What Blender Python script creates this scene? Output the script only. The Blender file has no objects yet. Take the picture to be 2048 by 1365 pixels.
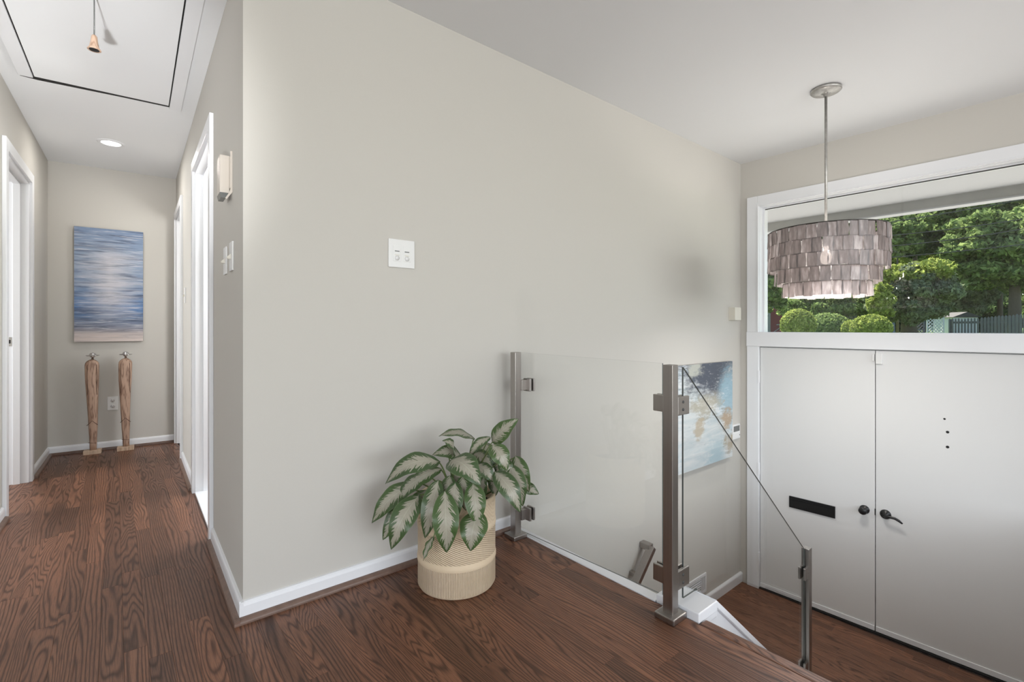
import bpy, bmesh, math, random
import numpy as np
from mathutils import Vector, Matrix

random.seed(7)
rng = np.random.default_rng(7)
scene = bpy.context.scene
COL = scene.collection

# ------------------------------------------------------------------ camera
FPX, HZ, EYE = 962.6, 657.0, 1.05
YAW = math.atan2(796, FPX)
cam = bpy.data.cameras.new('camera')
cam.sensor_width = 36.0
cam.lens = 36.0 * FPX / 2048
cam.shift_y = -(682.5 - HZ) / 2048
cam.clip_start, cam.clip_end = 0.02, 400
camo = bpy.data.objects.new('camera', cam)
camo.location = (0, 0, EYE)
camo.rotation_euler = (math.pi / 2, 0, -YAW)
COL.objects.link(camo)
scene.camera = camo

# ------------------------------------------------------------------ world, sun, window light, exposure
scene.view_settings.view_transform = 'Standard'
scene.view_settings.look = 'None'
scene.view_settings.gamma = 1.0
scene.view_settings.use_curve_mapping = False
scene.view_settings.exposure = -0.27
try:
    scene.cycles.use_denoising = True
    scene.cycles.max_bounces = 12
    scene.cycles.transparent_max_bounces = 24
    scene.cycles.sample_clamp_indirect = 6.0
    scene.cycles.caustics_reflective = False
    scene.cycles.caustics_refractive = False
except Exception:
    pass

world = bpy.data.worlds.new('sky')
scene.world = world
world.use_nodes = True
wn, wl = world.node_tree.nodes, world.node_tree.links
wn.clear()
sky = wn.new('ShaderNodeTexSky')
sky.sky_type = 'NISHITA'
sky.sun_disc = False
sky.sun_elevation = math.radians(58)
sky.sun_rotation = math.radians(40)
bg = wn.new('ShaderNodeBackground')
bg.inputs['Strength'].default_value = 0.42
wo = wn.new('ShaderNodeOutputWorld')
wl.new(sky.outputs[0], bg.inputs['Color'])
wl.new(bg.outputs[0], wo.inputs['Surface'])


def light(name, kind, loc, energy, color=(1, 1, 1), aim=None, size=None, size_y=None, angle=None):
    l = bpy.data.lights.new(name, kind)
    l.energy = energy
    l.color = color
    if kind == 'AREA':
        l.shape = 'RECTANGLE' if size_y else 'DISK'
        l.size = size
        if size_y:
            l.size_y = size_y
    if kind == 'POINT' and size:
        l.shadow_soft_size = size
    if kind == 'SUN':
        l.angle = angle or 0.009
    o = bpy.data.objects.new(name, l)
    o.location = loc
    if aim is not None:
        d = Vector(aim) - Vector(loc)
        o.rotation_euler = d.to_track_quat('-Z', 'Y').to_euler()
    COL.objects.link(o)
    return o


light('sun', 'SUN', (10, 10, 30), 24.0, (1.0, 0.95, 0.86), aim=(10 - 6.5, 10 - 9.0, 30 - 16.0), angle=0.01)
# daylight entering through the windows of the living room behind the camera
light('daylight_south_window', 'AREA', (1.55, -4.80, 1.40), 225, (0.975, 0.99, 1.0), aim=(1.55, 0, 2.4), size=5.4, size_y=1.9)
light('daylight_west_window', 'AREA', (-4.22, -2.15, 1.45), 180, (0.975, 0.99, 1.0), aim=(0, -0.8, 2.0), size=3.9, size_y=1.7)
light('daylight_bathroom_window', 'AREA', (1.57, 3.4, 1.55), 58, (0.975, 0.99, 1.0), aim=(0, 3.4, 1.3), size=1.3, size_y=1.0)
light('daylight_bedroom_window', 'AREA', (-2.66, 4.1, 1.45), 80, (0.98, 0.99, 1.0), aim=(0, 4.1, 1.2), size=1.2, size_y=1.2)


# ------------------------------------------------------------------ materials
def new_mat(name):
    m = bpy.data.materials.new(name)
    m.use_nodes = True
    nt = m.node_tree
    nt.nodes.clear()
    out = nt.nodes.new('ShaderNodeOutputMaterial')
    return m, nt, out


def N(nt, kind, **kw):
    n = nt.nodes.new(kind)
    for k, v in kw.items():
        if k.startswith('i_'):
            n.inputs[k[2:].replace('_', ' ')].default_value = v
        else:
            setattr(n, k, v)
    return n


def L(nt, a, b):
    nt.links.new(a, b)


def math_n(nt, op, a, b=None, c=None):
    n = nt.nodes.new('ShaderNodeMath')
    n.operation = op
    for i, x in enumerate((a, b, c)):
        if x is None:
            continue
        if isinstance(x, (int, float)):
            n.inputs[i].default_value = x
        else:
            nt.links.new(x, n.inputs[i])
    return n.outputs[0]


def mix_col(nt, fac, a, b, blend='MIX'):
    n = nt.nodes.new('ShaderNodeMix')
    n.data_type = 'RGBA'
    n.blend_type = blend
    for sock, x in ((n.inputs[0], fac), (n.inputs[6], a), (n.inputs[7], b)):
        if isinstance(x, (int, float)):
            sock.default_value = x
        elif isinstance(x, tuple):
            sock.default_value = (*x, 1) if len(x) == 3 else x
        else:
            nt.links.new(x, sock)
    return n.outputs[2]


def ramp(nt, fac, stops, interp='LINEAR'):
    n = nt.nodes.new('ShaderNodeValToRGB')
    cr = n.color_ramp
    cr.interpolation = interp
    while len(cr.elements) < len(stops):
        cr.elements.new(0.5)
    for e, (p, c) in zip(cr.elements, stops):
        e.position = p
        e.color = (*c, 1) if len(c) == 3 else c
    nt.links.new(fac, n.inputs[0])
    return n.outputs[0]


def srgb(r, g, b):
    def f(c):
        c /= 255
        return c / 12.92 if c <= 0.04045 else ((c + 0.055) / 1.055) ** 2.4
    return (f(r), f(g), f(b))


def plain(name, col, rough=0.5, metal=0.0, spec=0.5, bump=0.0, bump_scale=60, var=0.0):
    m, nt, out = new_mat(name)
    b = N(nt, 'ShaderNodeBsdfPrincipled')
    b.inputs['Base Color'].default_value = (*col, 1)
    b.inputs['Roughness'].default_value = rough
    b.inputs['Metallic'].default_value = metal
    b.inputs['Specular IOR Level'].default_value = spec
    if bump or var:
        tc = N(nt, 'ShaderNodeTexCoord')
        nz = N(nt, 'ShaderNodeTexNoise')
        nz.inputs['Scale'].default_value = bump_scale
        nz.inputs['Detail'].default_value = 4
        L(nt, tc.outputs['Object'], nz.inputs['Vector'])
        if bump:
            bp = N(nt, 'ShaderNodeBump')
            bp.inputs['Strength'].default_value = bump
            bp.inputs['Distance'].default_value = 0.002
            L(nt, nz.outputs[0], bp.inputs['Height'])
            L(nt, bp.outputs[0], b.inputs['Normal'])
        if var:
            c = mix_col(nt, nz.outputs[0], tuple(x * (1 - var) for x in col), tuple(min(1, x * (1 + var)) for x in col))
            L(nt, c, b.inputs['Base Color'])
    L(nt, b.outputs[0], out.inputs[0])
    return m


M = {}
M['wall'] = plain('wall_paint_greige', (0.552, 0.532, 0.492), 0.75, spec=0.2, bump=0.05, bump_scale=220, var=0.012)
M['white'] = plain('trim_paint_white', (0.79, 0.80, 0.82), 0.32, bump=0.02, bump_scale=90)
M['ceiling'] = plain('ceiling_paint', (0.825, 0.838, 0.85), 0.85, spec=0.1, bump=0.05, bump_scale=160)
M['door'] = plain('door_paint', (0.70, 0.70, 0.695), 0.42, bump=0.03, bump_scale=40)
M['plastic'] = plain('white_plastic', (0.74, 0.74, 0.73), 0.35)
M['ivory'] = plain('ivory_plastic', (0.66, 0.63, 0.55), 0.4)
M['beige_plastic'] = plain('beige_plastic', (0.56, 0.51, 0.45), 0.4)
M['black'] = plain('black_hardware', (0.008, 0.008, 0.009), 0.35)
M['dark'] = plain('dark_gap', (0.006, 0.005, 0.005), 0.7)
M['lcd'] = plain('lcd_grey', (0.13, 0.135, 0.13), 0.25)
M['steel_dark'] = plain('slot_dark', (0.05, 0.05, 0.05), 0.5)
M['canvas_edge'] = plain('canvas_edge', (0.42, 0.40, 0.38), 0.8)
M['chrome'] = plain('polished_metal', (0.62, 0.61, 0.60), 0.22, metal=1.0)
M['nickel'] = plain('whitewashed_nickel', (0.42, 0.41, 0.39), 0.42, metal=0.75, var=0.3, bump_scale=60)
M['rim_dark'] = plain('bronze_ring', (0.06, 0.055, 0.05), 0.4, metal=0.8)
M['glass_edge'] = plain('glass_edge', (0.10, 0.115, 0.11), 0.15)
M['rubber'] = plain('black_rubber', (0.01, 0.01, 0.01), 0.6)
M['soil'] = plain('potting_soil', (0.02, 0.014, 0.01), 0.9, bump=0.8, bump_scale=80, var=0.4)
M['concrete'] = plain('concrete', (0.33, 0.32, 0.30), 0.8, var=0.1, bump_scale=8)
M['fascia'] = plain('porch_beam_paint', (0.36, 0.36, 0.34), 0.6, var=0.1, bump_scale=12)
M['porch_white'] = plain('porch_soffit_paint', (0.44, 0.45, 0.46), 0.7)
M['cable'] = plain('cable_black', (0.015, 0.015, 0.016), 0.6)


def brushed(name, col, rough, aniso_axis=2):
    m, nt, out = new_mat(name)
    b = N(nt, 'ShaderNodeBsdfPrincipled')
    b.inputs['Metallic'].default_value = 1.0
    tc = N(nt, 'ShaderNodeTexCoord')
    mp = N(nt, 'ShaderNodeMapping')
    mp.inputs['Scale'].default_value = (260, 260, 3)
    nz = N(nt, 'ShaderNodeTexNoise')
    nz.inputs['Scale'].default_value = 1.0
    nz.inputs['Detail'].default_value = 3
    L(nt, tc.outputs['Object'], mp.inputs['Vector'])
    L(nt, mp.outputs[0], nz.inputs['Vector'])
    c = mix_col(nt, nz.outputs[0], tuple(x * 0.86 for x in col), tuple(x * 1.1 for x in col))
    L(nt, c, b.inputs['Base Color'])
    r = math_n(nt, 'MULTIPLY_ADD', nz.outputs[0], 0.16, rough - 0.08)
    L(nt, r, b.inputs['Roughness'])
    L(nt, b.outputs[0], out.inputs[0])
    return m


M['steel'] = brushed('brushed_steel', (0.42, 0.395, 0.375), 0.32)


def thin_glass(name, tint=(0.992, 0.996, 0.994)):
    m, nt, out = new_mat(name)
    lw = N(nt, 'ShaderNodeLayerWeight')
    lw.inputs['Blend'].default_value = 0.5
    p = math_n(nt, 'POWER', lw.outputs['Facing'], 5.0)
    fac = math_n(nt, 'MULTIPLY_ADD', p, 0.9, 0.042)
    tr = N(nt, 'ShaderNodeBsdfTransparent')
    tr.inputs['Color'].default_value = (*tint, 1)
    gl = N(nt, 'ShaderNodeBsdfGlossy')
    gl.inputs['Roughness'].default_value = 0.0
    mx = N(nt, 'ShaderNodeMixShader')
    L(nt, fac, mx.inputs[0])
    L(nt, tr.outputs[0], mx.inputs[1])
    L(nt, gl.outputs[0], mx.inputs[2])
    L(nt, mx.outputs[0], out.inputs[0])
    return m


M['glass'] = thin_glass('clear_glass')


def oak(name, dark, mid, lite, rough=0.36):
    m, nt, out = new_mat(name)
    b = N(nt, 'ShaderNodeBsdfPrincipled')
    tc = N(nt, 'ShaderNodeTexCoord')
    oi = N(nt, 'ShaderNodeObjectInfo')
    rnd = oi.outputs['Random']
    wn_ = N(nt, 'ShaderNodeTexWhiteNoise')
    wn_.noise_dimensions = '1D'
    L(nt, rnd, wn_.inputs['W'])
    sc = N(nt, 'ShaderNodeVectorMath', operation='SCALE')
    sc.inputs['Scale'].default_value = 31.7
    L(nt, wn_.outputs['Color'], sc.inputs[0])
    ad = N(nt, 'ShaderNodeVectorMath', operation='ADD')
    L(nt, tc.outputs['Object'], ad.inputs[0])
    L(nt, sc.outputs[0], ad.inputs[1])
    # broad figure: contours of a stretched noise field give the cathedral arches
    mp = N(nt, 'ShaderNodeMapping')
    mp.inputs['Scale'].default_value = (11, 1.15, 11)
    L(nt, ad.outputs[0], mp.inputs['Vector'])
    nz = N(nt, 'ShaderNodeTexNoise')
    nz.inputs['Scale'].default_value = 1.0
    nz.inputs['Detail'].default_value = 1.6
    nz.inputs['Roughness'].default_value = 0.4
    L(nt, mp.outputs[0], nz.inputs['Vector'])
    sx = N(nt, 'ShaderNodeSeparateXYZ')
    L(nt, ad.outputs[0], sx.inputs[0])
    fig = math_n(nt, 'MULTIPLY_ADD', rnd, 0.85, 0.15)
    ph = math_n(nt, 'ADD', math_n(nt, 'MULTIPLY', nz.outputs[0], math_n(nt, 'MULTIPLY', fig, 185.0)),
                math_n(nt, 'MULTIPLY', sx.outputs[0], math_n(nt, 'MULTIPLY_ADD', fig, -560.0, 700.0)))
    ring = math_n(nt, 'MULTIPLY_ADD', math_n(nt, 'SINE', ph), 0.5, 0.5)
    ring = math_n(nt, 'POWER', ring, 2.6)
    # pores
    mp2 = N(nt, 'ShaderNodeMapping')
    mp2.inputs['Scale'].default_value = (520, 16, 520)
    L(nt, ad.outputs[0], mp2.inputs['Vector'])
    nz2 = N(nt, 'ShaderNodeTexNoise')
    nz2.inputs['Scale'].default_value = 1.0
    nz2.inputs['Detail'].default_value = 3
    L(nt, mp2.outputs[0], nz2.inputs['Vector'])
    pore = ramp(nt, nz2.outputs[0], [(0.36, (0, 0, 0)), (0.56, (1, 1, 1))])
    # slow tone
    mp3 = N(nt, 'ShaderNodeMapping')
    mp3.inputs['Scale'].default_value = (14, 3.0, 14)
    L(nt, ad.outputs[0], mp3.inputs['Vector'])
    nz3 = N(nt, 'ShaderNodeTexNoise')
    nz3.inputs['Scale'].default_value = 1.0
    L(nt, mp3.outputs[0], nz3.inputs['Vector'])
    base = mix_col(nt, nz3.outputs[0], mid, lite)
    c1 = mix_col(nt, math_n(nt, 'MULTIPLY', ring, 0.74), base, dark)
    f2 = math_n(nt, 'MULTIPLY', math_n(nt, 'SUBTRACT', 1.0, pore), 0.5)
    c2 = mix_col(nt, f2, c1, dark)
    tone = math_n(nt, 'MULTIPLY_ADD', wn_.outputs['Value'], 0.62, 0.72)
    hs = N(nt, 'ShaderNodeHueSaturation')
    L(nt, tone, hs.inputs['Value'])
    L(nt, c2, hs.inputs['Color'])
    L(nt, hs.outputs[0], b.inputs['Base Color'])
    b.inputs['Specular IOR Level'].default_value = 0.38
    rr = math_n(nt, 'MULTIPLY_ADD', ring, 0.10, rough)
    L(nt, rr, b.inputs['Roughness'])
    bp = N(nt, 'ShaderNodeBump')
    bp.inputs['Strength'].default_value = 0.22
    bp.inputs['Distance'].default_value = 0.0012
    hh = math_n(nt, 'SUBTRACT', pore, math_n(nt, 'MULTIPLY', ring, 0.5))
    L(nt, hh, bp.inputs['Height'])
    L(nt, bp.outputs[0], b.inputs['Normal'])
    L(nt, b.outputs[0], out.inputs[0])
    return m


M['oak'] = oak('dark_stained_oak', (0.030, 0.0125, 0.0075), (0.165, 0.070, 0.038), (0.240, 0.110, 0.061))
M['shoe'] = plain('oak_shoe_moulding', (0.165, 0.105, 0.08), 0.4, var=0.35, bump_scale=40)
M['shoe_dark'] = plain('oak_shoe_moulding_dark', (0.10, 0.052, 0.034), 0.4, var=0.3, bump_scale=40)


def light_wood(name, dark, mid, lite):
    m, nt, out = new_mat(name)
    b = N(nt, 'ShaderNodeBsdfPrincipled')
    b.inputs['Roughness'].default_value = 0.5
    tc = N(nt, 'ShaderNodeTexCoord')
    oi = N(nt, 'ShaderNodeObjectInfo')
    ad = N(nt, 'ShaderNodeVectorMath', operation='ADD')
    L(nt, tc.outputs['Object'], ad.inputs[0])
    sc = N(nt, 'ShaderNodeVectorMath', operation='SCALE')
    sc.inputs[0].default_value = (11, 23, 7)
    L(nt, oi.outputs['Random'], sc.inputs['Scale'])
    L(nt, sc.outputs[0], ad.inputs[1])
    mp = N(nt, 'ShaderNodeMapping')
    mp.inputs['Scale'].default_value = (28, 28, 3.5)
    L(nt, ad.outputs[0], mp.inputs['Vector'])
    nz = N(nt, 'ShaderNodeTexNoise')
    nz.inputs['Scale'].default_value = 1.0
    nz.inputs['Detail'].default_value = 3
    L(nt, mp.outputs[0], nz.inputs['Vector'])
    s = math_n(nt, 'MULTIPLY_ADD', math_n(nt, 'SINE', math_n(nt, 'MULTIPLY', nz.outputs[0], 34.0)), 0.5, 0.5)
    base = mix_col(nt, nz.outputs[0], mid, lite)
    c = mix_col(nt, math_n(nt, 'MULTIPLY', math_n(nt, 'POWER', s, 3.0), 0.7), base, dark)
    L(nt, c, b.inputs['Base Color'])
    L(nt, b.outputs[0], out.inputs[0])
    return m


M['figure_wood'] = light_wood('carved_figure_wood', (0.17, 0.085, 0.055), (0.43, 0.275, 0.195), (0.56, 0.39, 0.29))
M['pale_wood'] = light_wood('pale_pine', (0.40, 0.26, 0.17), (0.58, 0.42, 0.29), (0.66, 0.50, 0.37))
M['groove'] = plain('carved_groove', (0.09, 0.045, 0.03), 0.7)
M['pull_wood'] = light_wood('pull_knob_wood', (0.34, 0.19, 0.12), (0.56, 0.38, 0.27), (0.62, 0.45, 0.34))


# ------------------------------------------------------------------ geometry helpers
def tag(o, label=None, cat=None, group=None, kind=None):
    if label:
        o['label'] = label
    if cat:
        o['category'] = cat
    if group:
        o['group'] = group
    if kind:
        o['kind'] = kind
    return o


def link(o, parent=None):
    COL.objects.link(o)
    if parent is not None:
        o.parent = parent
        o.matrix_parent_inverse = ORI.get(parent.name, Matrix.Identity(4)).inverted()
    return o


ORI = {}


def thing(name, loc, label, cat, group=None, kind=None):
    o = bpy.data.objects.new(name, None)
    o.empty_display_size = 0.05
    o.location = loc
    COL.objects.link(o)
    ORI[o.name] = Matrix.Translation(Vector(loc))
    return tag(o, label, cat, group, kind)


def mesh_obj(name, verts, faces, mat, parent=None, smooth=False, bevel=0.0, seg=2, uvs=None, mats=None, fmat=None):
    me = bpy.data.meshes.new(name)
    me.from_pydata([tuple(v) for v in verts], [], faces)
    for mm in (mats or [mat]):
        me.materials.append(mm)
    if fmat is not None:
        me.polygons.foreach_set('material_index', fmat)
    if uvs is not None:
        ul = me.uv_layers.new(name='UVMap')
        flat = []
        for p in me.polygons:
            for li in p.loop_indices:
                flat.extend(uvs[me.loops[li].vertex_index])
        ul.data.foreach_set('uv', flat)
    bm = bmesh.new()
    bm.from_mesh(me)
    bmesh.ops.recalc_face_normals(bm, faces=bm.faces)
    if bevel:
        bmesh.ops.bevel(bm, geom=list(bm.edges), offset=bevel, segments=seg, profile=0.6, affect='EDGES')
    bm.to_mesh(me)
    bm.free()
    if smooth:
        for p in me.polygons:
            p.use_smooth = True
    me.update()
    o = bpy.data.objects.new(name, me)
    return link(o, parent)


BOXF = [(0, 1, 2, 3), (7, 6, 5, 4), (0, 4, 5, 1), (1, 5, 6, 2), (2, 6, 7, 3), (3, 7, 4, 0)]


class Frame:
    def __init__(self, o, s, d):
        self.o = Vector((o[0], o[1], 0))
        self.s = Vector((s[0], s[1], 0)).normalized()
        self.d = Vector((d[0], d[1], 0)).normalized()

    def P(self, s, d, z):
        return self.o + self.s * s + self.d * d + Vector((0, 0, z))


def box_verts(fr, s0, s1, d0, d1, z0, z1):
    return [fr.P(s0, d0, z0), fr.P(s1, d0, z0), fr.P(s1, d1, z0), fr.P(s0, d1, z0),
            fr.P(s0, d0, z1), fr.P(s1, d0, z1), fr.P(s1, d1, z1), fr.P(s0, d1, z1)]


def fbox(name, fr, s0, s1, d0, d1, z0, z1, mat, parent=None, bevel=0.0015, seg=2):
    return mesh_obj(name, box_verts(fr, s0, s1, d0, d1, z0, z1), BOXF, mat, parent, bevel=bevel, seg=seg)


W = Frame((0, 0), (1, 0), (0, 1))


def box(name, x0, x1, y0, y1, z0, z1, mat, parent=None, bevel=0.0015, seg=2):
    return fbox(name, W, x0, x1, y0, y1, z0, z1, mat, parent, bevel, seg)


def boxes(name, fr, lst, mat, parent=None):
    v, f = [], []
    for b in lst:
        k = len(v)
        v += box_verts(fr, *b)
        f += [tuple(i + k for i in q) for q in BOXF]
    return mesh_obj(name, v, f, mat, parent)


def prism(name, poly, z0, z1, mat, parent=None, bevel=0.0):
    n = len(poly)
    v = [(x, y, z0) for x, y in poly] + [(x, y, z1) for x, y in poly]
    f = [tuple(range(n))[::-1], tuple(range(n, 2 * n))] + [(i, (i + 1) % n, n + (i + 1) % n, n + i) for i in range(n)]
    return mesh_obj(name, v, f, mat, parent, bevel=bevel)


def fprism(name, fr, prof, s0, s1, mat, parent=None, smooth=False):
    """profile of (d, z) points swept along s"""
    n = len(prof)
    v = [fr.P(s0, d, z) for d, z in prof] + [fr.P(s1, d, z) for d, z in prof]
    f = [tuple(range(n)), tuple(range(n, 2 * n))[::-1]] + [(i, (i + 1) % n, n + (i + 1) % n, n + i) for i in range(n)]
    return mesh_obj(name, v, f, mat, parent, smooth=smooth)


def tube(name, pts, r, mat, parent=None, n=10, smooth=True, caps=True, radii=None):
    pts = [Vector(p) for p in pts]
    v, f = [], []
    up = Vector((0, 0, 1))
    prev = None
    for i, p in enumerate(pts):
        t = (pts[min(i + 1, len(pts) - 1)] - pts[max(i - 1, 0)]).normalized()
        if prev is None:
            a = t.cross(up)
            if a.length < 1e-3:
                a = t.cross(Vector((1, 0, 0)))
        else:
            a = prev - t * prev.dot(t)
        a.normalize()
        prev = a
        b = t.cross(a)
        rr = radii[i] if radii else r
        for k in range(n):
            an = 2 * math.pi * k / n
            v.append(p + a * (rr * math.cos(an)) + b * (rr * math.sin(an)))
    for i in range(len(pts) - 1):
        for k in range(n):
            f.append((i * n + k, i * n + (k + 1) % n, (i + 1) * n + (k + 1) % n, (i + 1) * n + k))
    if caps:
        f.append(tuple(range(n))[::-1])
        f.append(tuple(range((len(pts) - 1) * n, len(pts) * n)))
    return mesh_obj(name, v, f, mat, parent, smooth=smooth)


def lathe(name, prof, center, mat, parent=None, n=48, axis=None, uv=False, smooth=True, sx=1.0, sy=1.0):
    """profile of (r, h); revolves about axis (default z)"""
    c = Vector(center)
    ax = Vector(axis).normalized() if axis else Vector((0, 0, 1))
    a = ax.cross(Vector((0, 0, 1)))
    if a.length < 1e-3:
        a = Vector((1, 0, 0))
    a.normalize()
    b = ax.cross(a)
    v, f, uvs = [], [], []
    m = n + 1 if uv else n
    h0, h1 = min(p[1] for p in prof), max(p[1] for p in prof)
    for r, h in prof:
        for k in range(m):
            an = 2 * math.pi * k / n
            v.append(c + ax * h + a * (r * sx * math.cos(an)) + b * (r * sy * math.sin(an)))
            uvs.append((k / n, (h - h0) / max(1e-6, h1 - h0)))
    for i in range(len(prof) - 1):
        for k in range(n):
            k2 = k + 1 if uv else (k + 1) % n
            f.append((i * m + k, i * m + k2, (i + 1) * m + k2, (i + 1) * m + k))
    o = mesh_obj(name, v, f, mat, parent, smooth=smooth, uvs=uvs if uv else None)
    return o


def img(u, v, depth):
    """a point of the place at a given distance along the viewing direction"""
    xr, zr = (u - 1024) / FPX, (HZ - v) / FPX
    F = Vector((math.sin(YAW), math.cos(YAW), 0))
    R = Vector((math.cos(YAW), -math.sin(YAW), 0))
    return Vector((0, 0, EYE)) + (F + R * xr + Vector((0, 0, zr))) * depth


def auto_smooth(o, ang=35):
    me = o.data
    try:
        me.shade_smooth()
        me.set_sharp_from_angle(angle=math.radians(ang))
    except Exception:
        pass
    return o


# ------------------------------------------------------------------ main dimensions
CEIL, HCEIL, LOW = 2.47, 2.43, -1.135
YA = 1.948
EDGE = 1.640
FA = Frame((0, YA), (1, 0), (0, -1))                       # long wall beside the landing
FF = Frame((4.177, 1.949), (0.026, -1.0), (-1.0, -0.026))  # front wall with the entrance
FR = Frame((0.357, YA), (0.085, 3.463), (-3.463, 0.085))   # hallway, right-hand wall
FL = Frame((-0.531, YA), (0.054, 1.718), (1.718, -0.054))  # hallway, left-hand wall
FE = Frame((-0.42, 5.476), (0.862, -0.065), (-0.065, -0.862))  # hallway end

# ------------------------------------------------------------------ shell
wall_back = prism('wall_back', [(0.357, YA), (4.34, YA), (4.34, YA + 0.112), (0.3598, YA + 0.112)], -2.7, CEIL, M['wall'])
tag(wall_back, 'long greige wall beside the landing and stairwell', 'wall', kind='structure')

# front wall: opening for the double door and the transom window above it
S0, S1 = 0.145, 1.765          # opening along the wall
HEAD = 2.085
wf = boxes('wall_front', FF, [
    (-0.002, S0, -0.17, 0, -2.7, CEIL), (S1, 2.75, -0.17, 0, -2.7, CEIL),
    (S0, S1, -0.17, 0, HEAD, CEIL), (S0, S1, -0.17, 0, -2.7, LOW - 0.02)], M['wall'])
tag(wf, 'greige entrance wall around the double door and transom window', 'wall', kind='structure')

# hallway right wall with two door openings
R1a, R1b, R2a, R2b, RH = 0.865, 1.70, 2.72, 3.395, 2.05
wr = boxes('wall_hall_right', FR, [
    (0.112, R1a, -0.112, 0, 0, HCEIL + 0.1), (R1b, R2a, -0.112, 0, 0, HCEIL + 0.1), (R2b, 3.6, -0.112, 0, 0, HCEIL + 0.1),
    (R1a, R1b, -0.112, 0, RH, HCEIL + 0.1), (R2a, R2b, -0.112, 0, RH, HCEIL + 0.1)], M['wall'])
tag(wr, 'narrow greige hallway wall on the right with two doorways', 'wall', kind='structure')

L1a, L1b = 1.915, 2.69
wlft = boxes('wall_hall_left', FL, [
    (1.20, L1a, -0.112, 0, 0, HCEIL + 0.1), (L1b, 3.6, -0.112, 0, 0, HCEIL + 0.1), (L1a, L1b, -0.112, 0, RH, HCEIL + 0.1)], M['wall'])
tag(wlft, 'greige hallway wall on the far left with one doorway', 'wall', kind='structure')
we = fbox('wall_hall_end', FE, -2.6, 2.6, -0.12, 0, 0, HCEIL + 0.1, M['wall'], bevel=0)
tag(we, 'greige wall closing the end of the hallway', 'wall', kind='structure')

# rooms beyond the frame
def struct(o, label, cat='wall'):
    return tag(o, label, cat, kind='structure')

struct(boxes('wall_living_south', W, [(-4.2, -1.2, -4.7, -4.58, 0, CEIL), (4.3, 4.5, -4.7, -4.58, 0, CEIL),
       (-1.2, 4.3, -4.7, -4.58, 0, 0.4), (-1.2, 4.3, -4.7, -4.58, 2.38, CEIL)], M['wall']), 'living room wall with wide window behind the camera')
struct(boxes('wall_living_west', W, [(-4.2, -4.08, -4.58, -4.2, 0, CEIL), (-4.2, -4.08, -0.1, 3.25, 0, CEIL),
       (-4.2, -4.08, -4.2, -0.1, 0, 0.55), (-4.2, -4.08, -4.2, -0.1, 2.3, CEIL)], M['wall']), 'living room side wall with window out of view')
struct(box('wall_kitchen', -4.2, -0.60, 3.15, 3.25, 0, HCEIL + 0.1, M['wall'], bevel=0), 'kitchen wall left of the hallway out of view')
struct(boxes('wall_stair_right', W, [(EDGE, 4.45, -0.27, -0.15, -2.7, 0.0)], M['wall']), 'greige wall under the living room on the right of the stairs')
struct(boxes('wall_living_front', FF, [(2.75, 6.8, -0.17, 0, -0.3, CEIL)], M['wall']), 'living room wall continuing past the entrance')
struct(boxes('wall_bedroom', W, [(-2.72, -2.62, 3.25, 3.4, 0, HCEIL + 0.1), (-2.72, -2.62, 4.8, 5.9, 0, HCEIL + 0.1),
       (-2.72, -2.62, 3.4, 4.8, 0, 0.8), (-2.72, -2.62, 3.4, 4.8, 2.1, HCEIL + 0.1)], M['wall']), 'bedroom wall with window beyond the left doorway')
struct(boxes('wall_bathroom', W, [(1.5, 1.6, YA + 0.112, 2.7, 0, HCEIL + 0.1), (1.5, 1.6, 4.1, 5.6, 0, HCEIL + 0.1), (1.5, 1.6, 2.7, 4.1, 0, 1.0), (1.5, 1.6, 2.7, 4.1, 2.1, HCEIL + 0.1)], M['wall']), 'bathroom wall with window beyond the right doorways')

ceil = boxes('ceiling', W, [(-4.3, 4.42, -4.8, YA + 0.002, CEIL, CEIL + 0.15)], M['ceiling'])
tag(ceil, 'smooth white ceiling over the landing and foyer', 'ceiling', kind='structure')
hc = boxes('ceiling_hall', W, [(-4.3, 1.7, YA + 0.003, 6.0, HCEIL, CEIL + 0.15)], M['ceiling'])
tag(hc, 'white hallway ceiling', 'ceiling', kind='structure')

# ------------------------------------------------------------------ floors with individual strips
floor = boxes('floor', W, [(-4.2, EDGE - 0.01, -4.7, 6.0, -0.3, -0.014), (-4.2, -0.60, -4.7, 6.0, -0.014, -0.001),
                           (-0.60, 4.4, -4.7, -0.35, -0.014, -0.001), (EDGE - 0.01, 4.45, -4.7, -0.15, -0.3, -0.014), (0.46, EDGE - 0.02, YA + 0.05, 6.0, -0.014, -0.001)], M['oak'])
tag(floor, 'dark stained oak strip floor of the landing and hallway', 'floor', kind='structure')
lowf = boxes('floor_foyer', W, [(2.70, 4.40, -0.2, YA + 0.05, LOW - 0.3, LOW - 0.014)], M['oak'])
tag(lowf, 'dark stained oak strip floor of the sunken entrance foyer', 'floor', kind='structure')


def plank(parent, x0, x1, y0, y1, ztop):
    g, c, h = 0.0001, 0.0005, 0.013
    x0 += g; x1 -= g; y0 += g; y1 -= g
    v = [(x0, y0, ztop - h), (x1, y0, ztop - h), (x1, y1, ztop - h), (x0, y1, ztop - h),
         (x0, y0, ztop - c), (x1, y0, ztop - c), (x1, y1, ztop - c), (x0, y1, ztop - c),
         (x0 + c, y0 + c, ztop), (x1 - c, y0 + c, ztop), (x1 - c, y1 - c, ztop), (x0 + c, y1 - c, ztop)]
    f = [(8, 9, 10, 11)]
    for a in (0, 4):
        for k in range(4):
            k2 = (k + 1) % 4
            f.append((a + k, a + k2, a + 4 + k2, a + 4 + k))
    return mesh_obj('plank', v, f, M['oak'], parent)


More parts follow.
